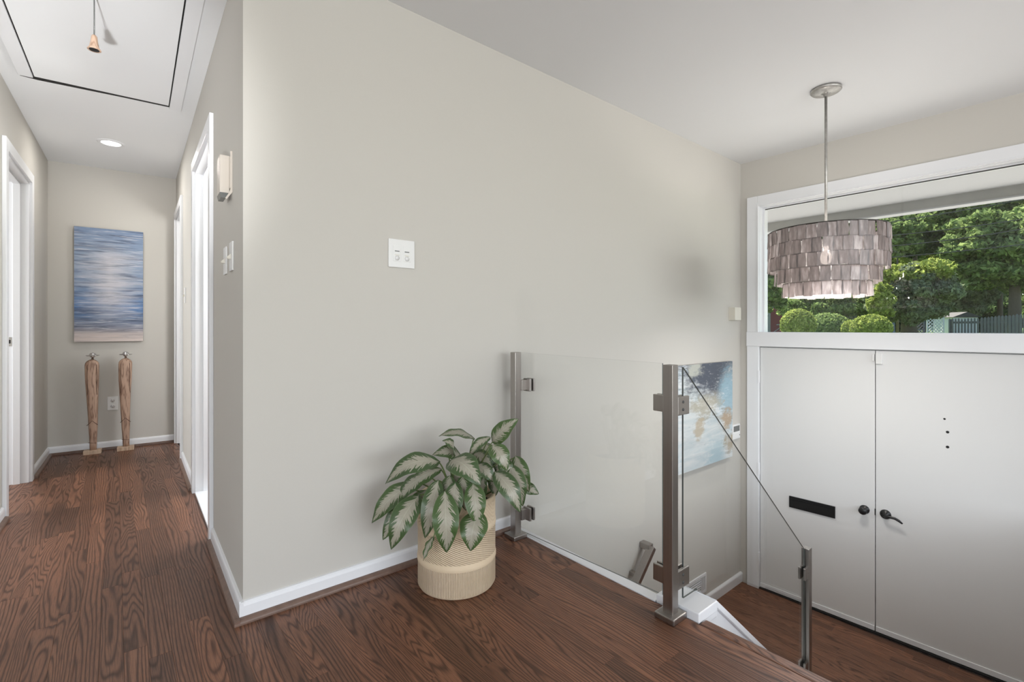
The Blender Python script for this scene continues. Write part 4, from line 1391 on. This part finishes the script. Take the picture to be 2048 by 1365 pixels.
D0 = 2.0
LV = [  # base, tip (in the close-up), distances, width
    (880, 265, 2.02, 1045, 118, 1.98, 88, 0.02, 0.2),
    (775, 245, 2.06, 550, 228, 2.00, 52, 0.03, 0.5),
    (640, 335, 1.98, 572, 255, 1.93, 62, 0.05, 0.3),
    (560, 385, 1.92, 218, 525, 1.86, 108, 0.06, 0.0),
    (568, 428, 1.95, 335, 600, 1.91, 78, 0.04, 0.1),
    (400, 515, 1.95, 135, 768, 1.88, 105, 0.05, -0.1),
    (330, 625, 1.98, 203, 872, 1.94, 84, 0.03, -0.3),
    (432, 590, 1.86, 255, 932, 1.78, 132, 0.05, 0.0),
    (548, 495, 1.86, 465, 862, 1.80, 112, 0.04, -0.1),
    (588, 565, 1.80, 598, 950, 1.765, 138, 0.05, 0.0),
    (655, 508, 1.84, 640, 778, 1.80, 106, 0.04, 0.1),
    (760, 515, 1.85, 792, 788, 1.80, 116, 0.04, 0.0),
    (622, 375, 1.90, 812, 532, 1.80, 128, 0.05, 0.0),
    (695, 368, 2.00, 508, 345, 1.96, 76, 0.05, 0.2),
    (872, 232, 1.99, 735, 368, 1.95, 52, 0.05, 0.1),
    (842, 262, 2.08, 838, 402, 2.05, 104, 0.03, 0.0),
    (880, 278, 1.94, 975, 442, 1.90, 102, 0.05, 0.0),
    (788, 402, 1.93, 892, 512, 1.90, 78, 0.04, 0.0),
    (896, 445, 1.92, 1056, 700, 1.86, 112, 0.05, 0.0),
    (992, 400, 1.97, 1072, 662, 1.93, 104, 0.05, 0.1),
    (1025, 348, 2.03, 1112, 575, 1.99, 92, 0.05, 0.3),
    (1070, 530, 2.06, 1172, 586, 2.04, 64, 0.03, 0.4),
    (800, 690, 1.83, 748, 942, 1.775, 150, 0.05, 0.1),
    (520, 850, 1.81, 455, 1000, 1.775, 36, 0.02, 0.4),
    (905, 330, 2.03, 915, 470, 2.00, 74, 0.03, -0.5),
    (835, 470, 1.93, 832, 700, 1.88, 62, 0.03, 0.7),
    (300, 560, 2.00, 290, 690, 1.97, 70, 0.03, 0.0),
    (880, 470, 2.02, 900, 600, 2.00, 70, 0.03, -0.3),
    (700, 420, 1.96, 640, 560, 1.93, 70, 0.03, 0.3),
    (520, 520, 1.99, 560, 700, 1.95, 70, 0.03, 0.2),
    (480, 470, 1.93, 300, 640, 1.89, 84, 0.04, 0.2),
    (470, 560, 1.92, 380, 760, 1.88, 90, 0.04, 0.1),
    (600, 300, 2.02, 640, 250, 2.00, 60, 0.03, 0.0),
    (700, 470, 1.88, 720, 690, 1.85, 90, 0.04, 0.2),
    (930, 380, 1.98, 1010, 470, 1.95, 80, 0.04, 0.2),
    (760, 330, 2.00, 880, 420, 1.97, 80, 0.04, 0.0),
    (620, 470, 1.90, 600, 640, 1.87, 80, 0.04, 0.0),
]
for a in LV:
    b0, b1 = z5(a[0], a[1])
    t0_, t1_ = z5(a[3], a[4])
    leaf(b0, b1, a[2], t0_, t1_, a[5], a[6] / 3.102, arch=a[7], roll=a[8], wave=random.uniform(0.3, 1.0))

# ------------------------------------------------------------------ outdoors
struct(boxes('porch_ceiling', FF, [(-3.5, 4.5, -1.30, -0.17, 2.19, 2.24)], M['porch_white']), 'flat white porch ceiling outside the transom window', 'porch ceiling')
struct(boxes('porch_beam', FF, [(-3.5, 4.5, -1.40, -1.30, 2.105, 2.40)], M['fascia']), 'grey painted porch beam outside the transom window', 'beam')
struct(boxes('porch_beam_trim', FF, [(-3.5, 4.5, -1.42, -1.295, 2.092, 2.105)], M['porch_white']), 'white strip under the grey porch beam', 'beam trim')
struct(boxes('porch_slab', FF, [(-3.5, 4.5, -1.6, -0.17, LOW - 0.3, LOW - 0.06)], M['concrete']), 'concrete porch slab outside the front doors', 'porch')


def foliage_mat(name, dark, lite, trans=0.35):
    m, nt, out = new_mat(name)
    ge = N(nt, 'ShaderNodeNewGeometry')
    c = mix_col(nt, ge.outputs['Random Per Island'], dark, lite)
    d = N(nt, 'ShaderNodeBsdfDiffuse')
    L(nt, c, d.inputs['Color'])
    t_ = N(nt, 'ShaderNodeBsdfTranslucent')
    L(nt, c, t_.inputs['Color'])
    mx = N(nt, 'ShaderNodeMixShader')
    mx.inputs[0].default_value = trans
    L(nt, d.outputs[0], mx.inputs[1])
    L(nt, t_.outputs[0], mx.inputs[2])
    L(nt, mx.outputs[0], out.inputs[0])
    return m


M['f_bright'] = foliage_mat('foliage_yellow_green', (0.13, 0.18, 0.035), (0.42, 0.47, 0.13))
M['f_mid'] = foliage_mat('foliage_mid_green', (0.055, 0.10, 0.028), (0.30, 0.38, 0.14))
M['f_deep'] = foliage_mat('foliage_deep_green', (0.022, 0.042, 0.018), (0.12, 0.17, 0.065))
M['f_grey'] = foliage_mat('foliage_grey_green', (0.10, 0.125, 0.07), (0.27, 0.31, 0.19))
M['bark'] = plain('bark', (0.11, 0.085, 0.065), 0.9, bump=0.6, bump_scale=25, var=0.4)
M['grass'] = plain('lawn', (0.10, 0.17, 0.04), 0.9, var=0.4, bump_scale=3)


def leaf_cloud(name, centres, radii, n, size, mat, parent, shell=0.55, smooth_ball=False):
    """many small leaf quads scattered through a set of lobes"""
    centres = np.array([tuple(c) for c in centres], float)
    radii = np.array(radii, float)
    vol = radii.prod(axis=1) ** (2 / 3)
    idx = rng.choice(len(centres), n, p=vol / vol.sum())
    d = rng.normal(size=(n, 3))
    d /= np.linalg.norm(d, axis=1)[:, None]
    r = shell + (1 - shell) * rng.random(n) ** 0.6
    if smooth_ball:
        r = 0.90 + 0.13 * rng.random(n) ** 1.5
    pos = centres[idx] + d * radii[idx] * r[:, None]
    nr = d * (1.2 if smooth_ball else 0.8) + rng.normal(size=(n, 3)) * 0.55
    nr /= np.linalg.norm(nr, axis=1)[:, None]
    t = rng.normal(size=(n, 3))
    t -= nr * (t * nr).sum(1)[:, None]
    t /= np.linalg.norm(t, axis=1)[:, None]
    b = np.cross(nr, t)
    s = size * rng.uniform(0.6, 1.3, n)[:, None]
    v = np.stack([pos - t * s, pos + b * s * 0.45 , pos + t * s, pos - b * s * 0.45], 1).reshape(-1, 3)
    me = bpy.data.meshes.new(name)
    me.vertices.add(4 * n)
    me.vertices.foreach_set('co', v.ravel())
    me.loops.add(4 * n)
    me.loops.foreach_set('vertex_index', np.arange(4 * n, dtype=np.int32))
    me.polygons.add(n)
    me.polygons.foreach_set('loop_start', np.arange(0, 4 * n, 4, dtype=np.int32))
    me.polygons.foreach_set('loop_total', np.full(n, 4, dtype=np.int32))
    me.materials.append(mat)
    me.update(calc_edges=True)
    me.validate()
    o = bpy.data.objects.new(name, me)
    return link(o, parent)


def px2m(px, d):
    return px / FPX * d


def ground_z(x):
    pts = [(4.3, -1.35), (7, -1.2), (10, -0.9), (14, 0.35), (22, 0.62), (40, 0.80), (60, 0.85), (90, 5.0)]
    for (a, za), (b, zb) in zip(pts, pts[1:]):
        if x <= b:
            return za + (zb - za) * max(0, (x - a)) / (b - a)
    return pts[-1][1]


gx = [4.35, 5, 7, 10, 12, 14, 18, 22, 30, 40, 60, 90]
gy = [-60, -30, -15, -5, 5, 15, 30, 60]
gv = [(x, y, ground_z(x)) for x in gx for y in gy]
gf = [(i * 8 + j, i * 8 + j + 1, (i + 1) * 8 + j + 1, (i + 1) * 8 + j) for i in range(len(gx) - 1) for j in range(7)]
gr = mesh_obj('ground', gv, gf, M['grass'], smooth=True)
bnc = mesh_obj('bounce_paving', [(x, y, ground_z(x) + 0.03) for x in (4.4, 5, 7, 10, 12, 13.4) for y in (-16, -6, 0, 8, 18)],
               [(i * 5 + j, i * 5 + j + 1, (i + 1) * 5 + j + 1, (i + 1) * 5 + j) for i in range(5) for j in range(4)], M['concrete'])
tag(bnc, 'unseen pale concrete sheet added before the house to bounce neutral light', 'bounce_paving', kind='structure')  # added out of view: bounces neutral light indoors instead of lawn green
tag(gr, 'grassy front yard rising away from the house', 'lawn', kind='structure')


def tree(name, label, cat, u, v, d, wpx, hpx, mat, n, size, group, lobes=14, trunk=True, lean=0.0, ball=False, tpx=10):
    c = img(u, v, d)
    rx, rz = px2m(wpx, d) / 2, px2m(hpx, d) / 2
    gz = ground_z(c.x)
    t_ = thing(name, (c.x, c.y, gz), label, cat, group)
    if ball:
        cs_, rs = [tuple(c)], [(rx, rx, rz)]
    else:
        cs_, rs = [tuple(c)], [(rx * 0.72, rx * 0.72, rz * 0.72)]
        for _ in range(lobes * 4):
            dd_ = rng.normal(size=3)
            dd_ /= np.linalg.norm(dd_)
            k = rng.uniform(0.13, 0.27)
            rr_ = rng.uniform(0.72, 1.02) - k * 0.7
            cs_.append((c.x + dd_[0] * rx * rr_, c.y + dd_[1] * rx * rr_, c.z + dd_[2] * rz * rr_))
            rs.append((rx * k, rx * k, rz * k * 0.8))
    leaf_cloud('crown', cs_, rs, n if ball else int(n * 0.8), size if ball else size * 1.35, mat, t_, smooth_ball=ball)
    if ball:
        # dense inner branches of the clipped shrub
        lathe('inner_twigs', [(max(0.001, rx * 0.9 * math.sin(a)), -rz * 0.9 * math.cos(a)) for a in np.linspace(0, math.pi, 10)], tuple(c), M['f_deep'], t_, n=20)
    if trunk:
        r0 = px2m(tpx, d) / 2
        top = Vector((c.x + lean * 0.6, c.y, c.z))
        tube('trunk', [(c.x - lean, c.y, gz - 0.1), (c.x - lean * 0.4, c.y, gz + (c.z - gz) * 0.5), tuple(top)], r0, M['bark'], t_, n=9, radii=[r0, r0 * 0.8, r0 * 0.4])
    return t_


GB = 'clipped round shrubs across the yard'
tree('ball_shrub', 'clipped round yellow-green shrub nearest the red door', 'shrub', 1596, 650, 15, 61, 62, M['f_bright'], 7000, 0.055, GB, trunk=False, ball=True)
tree('ball_shrub', 'widest clipped round shrub, darker green, in the middle of the row', 'shrub', 1654, 656, 17.0, 82, 58, M['f_mid'], 8000, 0.055, GB, trunk=False, ball=True)
tree('ball_shrub', 'small clipped shrub tucked beside the rightmost round shrub', 'shrub', 1701, 660, 15.6, 30, 38, M['f_bright'], 3000, 0.055, GB, trunk=False, ball=True)
tree('ball_shrub', 'rightmost clipped round yellow-green shrub beside the domed tree', 'shrub', 1742, 658, 14.6, 68, 56, M['f_bright'], 7000, 0.055, GB, trunk=False, ball=True)
dome = tree('domed_tree', 'domed grey-green clipped tree with thick trunk behind the shrubs', 'tree', 1818, 588, 17, 166, 132, M['f_grey'], 30000, 0.06, None, lobes=26, tpx=30)
cc = img(1826, 551, 16.9)  # sunlit top of the dome, sunlight put into yellow-green leaf colour
leaf_cloud('crown_sunlit', [tuple(cc)] + [(cc.x + rng.uniform(-0.85, 0.85), cc.y + rng.uniform(-0.85, 0.85), cc.z + rng.uniform(-0.2, 0.28)) for _ in range(40)],
           [(0.85, 0.85, 0.38)] + [(0.34, 0.34, 0.2)] * 40, 9500, 0.08, M['f_bright'], dome)
tree('leafy_bush', 'yellow-green bush on the left flank of the domed tree', 'shrub', 1762, 606, 15.9, 50, 84, M['f_bright'], 7000, 0.05, None, lobes=14, tpx=5)
GT = 'trees behind the front yard'
TR = [
    ('tree', 'grey-green conical tree right of the domed tree', 1925, 575, 22.4, 124, 130, 'f_grey', 22000, 0.08, 8),
    ('tree', 'broad sunlit tree at the right edge of the window', 2030, 500, 19, 260, 190, 'f_mid', 42000, 0.09, 22),
    ('tree', 'tall tree reaching the porch beam at the right', 2000, 410, 22, 260, 130, 'f_mid', 32000, 0.10, 10),
    ('tree', 'small-leaved tree seen below the pendant lamp', 1650, 612, 21, 180, 84, 'f_mid', 20000, 0.07, 6),
    ('tree', 'leafy tree at the left edge of the window', 1520, 575, 20, 110, 130, 'f_mid', 16000, 0.08, 7),
    ('tree', 'dark tree rising behind the pendant lamp', 1660, 490, 40, 260, 190, 'f_deep', 32000, 0.13, 12),
    ('tree', 'dark tall tree behind the power lines', 1830, 440, 27.5, 230, 170, 'f_deep', 34000, 0.13, 12),
    ('tree', 'pale sunlit tree below the power lines', 1850, 505, 33, 150, 90, 'f_bright', 16000, 0.09, 8),
    ('tree', 'dark tree far right beyond the fence', 2170, 480, 29, 260, 240, 'f_deep', 30000, 0.13, 12),
    ('tree', 'far dark woodland tree left of the window', 1440, 480, 45, 280, 230, 'f_deep', 26000, 0.15, 12),
    ('tree', 'far woodland tree behind the domed tree', 1760, 520, 54, 240, 220, 'f_deep', 32000, 0.16, 12),
    ('tree', 'far woodland tree behind the broad sunlit tree', 1960, 500, 39, 260, 280, 'f_deep', 34000, 0.16, 12),
    ('tree', 'far woodland tree above the grey house', 1580, 440, 58, 320, 190, 'f_mid', 30000, 0.16, 12),
    ('tree', 'sunny sapling below the cables right of the lamp', 1795, 470, 21.5, 90, 90, 'f_mid', 10000, 0.08, 5),
]
for nm, lb, u, v, d, w, h, mt, n, s, tp in TR:
    tree(nm, lb, 'tree', u, v, d, w, h, M[mt], n, s, GT, lobes=22, tpx=tp)

for k, (u, v, d, w, h, mt) in enumerate(((1600, 640, 50, 170, 60, 'f_deep'), (1800, 632, 35, 200, 70, 'f_deep'), (1960, 628, 30, 190, 80, 'f_deep'), (2120, 625, 27, 170, 90, 'f_mid'))):
    tree('undergrowth', ('low dark undergrowth behind the grey house corner', 'low dark undergrowth behind the domed tree trunk', 'low dark undergrowth behind the white shed', 'low green undergrowth past the right end of the fence')[k],
         'bush', u, v, d, w, h, M[mt], 16000, 0.11, 'undergrowth', lobes=20, trunk=False)

# power lines
for i, (ua, va, ub, vb) in enumerate(((1784, 444, 1903, 425), (1788, 471, 1883, 461), (1812, 490, 1894, 481), (1786, 515, 1927, 502))):
    a_, b_ = img(ua, va, 16.5), img(ub, vb, 16.5)
    d_ = (b_ - a_)
    p = [a_ + d_ * t_ + Vector((0, 0, 0.02 * t_ * (t_ - 1))) for t_ in np.linspace(-3, 3.2, 24)]
    o = tube('power_line', p, 0.016, M['cable'], n=6)
    tag(o, ('topmost', 'second highest', 'third highest', 'lowest')[i] + ' black overhead cable seen right of the pendant lamp', 'cable', 'overhead cables')

# neighbour house with red door
M['siding'] = plain('blue_grey_siding', srgb(120, 134, 146), 0.7, var=0.08, bump_scale=3)
M['red'] = plain('red_door_paint', srgb(120, 32, 40), 0.5)
M['house_trim'] = plain('house_trim', srgb(150, 152, 150), 0.6)
M['roof'] = plain('roof_shingle', srgb(74, 72, 72), 0.9, var=0.2, bump_scale=6)
M['fence'] = plain('weathered_fence', srgb(92, 92, 102), 0.8, var=0.2, bump_scale=10)
M['lattice'] = plain('white_lattice', srgb(205, 206, 208), 0.6)
hd_ = 25.0
ha, hb = img(1500, 657, hd_), img(1790, 657, hd_)
hdir = Vector((hb.x - ha.x, hb.y - ha.y, 0))
hlen = hdir.length
FH = Frame((ha.x, ha.y), (hdir.x, hdir.y), (-hdir.y, hdir.x))
if FH.d.dot(Vector((0, 0, 0)) - FH.o) < 0:
    FH.d = -FH.d
hz_ = ground_z(ha.x) - 0.3
hs = thing('neighbour_house', FH.P(hlen / 2, 0, hz_), 'blue-grey clapboard house with red door across the yard', 'house')
fbox('wall', FH, 0, hlen, -5, -0.03, hz_, 3.4, M['siding'], hs, bevel=0)
nb = 13
for k in range(nb):
    z0 = 0.60 + k * 0.2
    v = [FH.P(s, d, z) for s in (1.95, hlen) for d, z in ((-0.03, z0), (0.012, z0), (-0.012, z0 + 0.2), (-0.03, z0 + 0.2))]
    mesh_obj('siding_board', v, [(0, 1, 2, 3), (7, 6, 5, 4), (0, 4, 5, 1), (1, 5, 6, 2), (2, 6, 7, 3), (3, 7, 4, 0)], M['siding'], hs)
ds0, ds1 = hlen * (1540 - 1500) / 290, hlen * (1571 - 1500) / 290
dz1 = EYE + px2m(657 - 616, hd_)
dd = fbox('front_door', FH, ds0, ds1, -0.03, 0.02, dz1 - 2.0, dz1, M['red'], hs, bevel=0.01)
fbox('mail_slot', FH, ds0 + (ds1 - ds0) * 0.4, ds1 - (ds1 - ds0) * 0.25, 0.02, 0.04, EYE + 0.16, EYE + 0.21, M['house_trim'], dd, bevel=0)
fbox('door_frame', FH, ds0 - 0.12, ds0, -0.03, 0.05, dz1 - 2.0, dz1 + 0.1, M['house_trim'], hs, bevel=0)
fbox('door_frame', FH, ds1, ds1 + 0.12, -0.03, 0.05, dz1 - 2.0, dz1 + 0.1, M['house_trim'], hs, bevel=0)
rv = [FH.P(-0.4, 0.5, 3.3), FH.P(hlen + 0.4, 0.5, 3.3), FH.P(hlen + 0.4, -2.5, 4.7), FH.P(-0.4, -2.5, 4.7), FH.P(-0.4, -5.5, 3.3), FH.P(hlen + 0.4, -5.5, 3.3)]
mesh_obj('roof', rv, [(0, 1, 2, 3), (3, 2, 5, 4), (0, 3, 4), (1, 5, 2)], M['roof'], hs)
tube('porch_handrail', [FH.P(ds0 - 0.3, 0.5, EYE - 0.35), FH.P(ds0 + (ds1 - ds0) * 0.35, 0.5, EYE + 0.05), FH.P(ds0 + (ds1 - ds0) * 0.5, 0.5, EYE + 0.05), FH.P(ds0 + (ds1 - ds0) * 0.5, 0.5, EYE - 0.7)], 0.02, M['house_trim'], hs, n=6)

# lattice screens
def lattice(u0, u1, v0, d, label, mat):
    a_, b_ = img(u0, 657, d), img(u1, 657, d)
    dv = Vector((b_.x - a_.x, b_.y - a_.y, 0))
    ln = dv.length
    fr = Frame((a_.x, a_.y), (dv.x, dv.y), (-dv.y, dv.x))
    z1 = EYE + px2m(657 - v0, d)
    z0 = ground_z(a_.x) - 0.05
    t_ = thing('lattice_screen', fr.P(ln / 2, 0, z0), label, 'lattice', 'garden lattice screens')
    for s in (0, ln - 0.05):
        fbox('stile', fr, s, s + 0.05, -0.02, 0.02, z0, z1, mat, t_, bevel=0)
    fbox('rail', fr, 0, ln, -0.022, 0.022, z1 - 0.05, z1, mat, t_, bevel=0)
    hh = z1 - z0
    for sg in (1, -1):
        k = -hh
        while k < ln:
            s0_, s1_ = (k, k + hh) if sg > 0 else (k + hh, k)
            za, zb = z0, z1
            # clip to the frame
            def at(s):
                return za + (zb - za) * (s - s0_) / (s1_ - s0_)
            lo, hi = max(0, min(s0_, s1_)), min(ln, max(s0_, s1_))
            if hi - lo > 0.04:
                p0, p1 = fr.P(lo, 0.006 * sg, at(lo)), fr.P(hi, 0.006 * sg, at(hi))
                w_ = Vector((0, 0, 0.022))
                dp = fr.d * 0.004
                v = [p0 - w_ - dp, p0 + w_ - dp, p0 + w_ + dp, p0 - w_ + dp, p1 - w_ - dp, p1 + w_ - dp, p1 + w_ + dp, p1 - w_ + dp]
                mesh_obj('lath', v, BOXF, mat, t_)
            k += 0.14
    return t_


lattice(1822, 1850, 641, 19.5, 'dark garden lattice screen left of the white lattice', M['fence'])
lattice(1853, 1888, 633, 19.8, 'white garden lattice screen beside the picket fence', M['lattice'])
wb = thing('garden_shed', tuple(img(1932, 657, 20)), 'small white shed behind the picket fence', 'shed')
sa, sb = img(1905, 657, 20), img(1956, 657, 20)
FS = Frame((sa.x, sa.y), (sb.x - sa.x, sb.y - sa.y), (-(sb.y - sa.y), sb.x - sa.x))
sl_ = (Vector((sb.x, sb.y, 0)) - Vector((sa.x, sa.y, 0))).length
fbox('wall', FS, 0, sl_, 0, 0.9, 0.4, EYE + 0.46, M['lattice'], wb, bevel=0.01)
mesh_obj('roof', [FS.P(-0.08, -0.1, EYE + 0.46), FS.P(sl_ + 0.08, -0.1, EYE + 0.46), FS.P(sl_ + 0.08, 1.0, EYE + 0.46), FS.P(-0.08, 1.0, EYE + 0.46), FS.P(sl_ / 2, -0.1, EYE + 0.68), FS.P(sl_ / 2, 1.0, EYE + 0.68)],
         [(0, 1, 4), (1, 2, 5, 4), (2, 3, 5), (3, 0, 4, 5), (0, 3, 2, 1)], M['roof'], wb)

# picket fence
fd_ = 17.5
fa, fb = img(1897, 657, 18.6), img(2140, 657, 15.5)
fv = Vector((fb.x - fa.x, fb.y - fa.y, 0))
FFN = Frame((fa.x, fa.y), (fv.x, fv.y), (-fv.y, fv.x))
fl = fv.length
pf = thing('picket_fence', tuple(FFN.P(fl / 2, 0, ground_z(fa.x))), 'weathered grey picket fence at the right of the yard', 'fence')
npk = int(fl / 0.098)
for k in range(npk):
    s = k * 0.098
    zt = EYE + 0.38 + 0.30 * max(0, (k / npk - 0.22)) + random.uniform(-0.015, 0.015)
    zb = 0.35
    wd = 0.076 if k > 9 else 0.055
    v = []
    for d in (0, 0.018):
        v += [FFN.P(s, d, zb), FFN.P(s + wd, d, zb), FFN.P(s + wd, d, zt - 0.05), FFN.P(s + wd / 2, d, zt), FFN.P(s, d, zt - 0.05)]
    mesh_obj('picket', v, [(0, 1, 2, 3, 4), (9, 8, 7, 6, 5)] + [(i, (i + 1) % 5, 5 + (i + 1) % 5, 5 + i) for i in range(5)], M['fence'], pf)
for zz in (EYE + 0.22, 0.6):
    fbox('fence_rail', FFN, 0, fl, 0.018, 0.055, zz - 0.04, zz + 0.04, M['fence'], pf, bevel=0)
for s in np.arange(0, fl, 1.8):
    fbox('fence_post', FFN, s, s + 0.09, 0.055, 0.145, 0.2, EYE + 0.35, M['fence'], pf, bevel=0)


# ------------------------------------------------------------------ added fill lamps behind the camera that brighten the ceilings
def uplight(x, y, watts, label, aim=None):
    t_ = thing('fill_uplight', (x, y, 0), label, 'added fill lamp', 'added can uplights that brighten the ceilings')
    lathe('can', [(0.0, 0.0), (0.085, 0.0), (0.085, 0.20), (0.080, 0.20), (0.080, 0.165), (0.0, 0.165)], (x, y, 0), M['black'], t_, n=28)
    lathe('lens', [(0.0, 0.170), (0.079, 0.170)], (x, y, 0), M['lamp'], t_, n=28)
    if aim:
        o = light('uplight_fill', 'SPOT', (x, y, 0.215), watts, (0.98, 0.99, 1.0), aim=aim)
        o.data.spot_size = math.radians(28)
        o.data.spot_blend = 1.0
        o.data.shadow_soft_size = 0.08
    else:
        light('uplight_fill', 'AREA', (x, y, 0.215), watts, (0.98, 0.99, 1.0), aim=(x, y, 2.4), size=0.15)


uplight(-0.46, -0.75, 950, 'added black can uplight that brightens the hallway ceiling', aim=(-0.10, 3.5, 2.43))
uplight(1.3, -1.0, 15, 'added black can uplight beside the stairwell edge to brighten the ceiling')
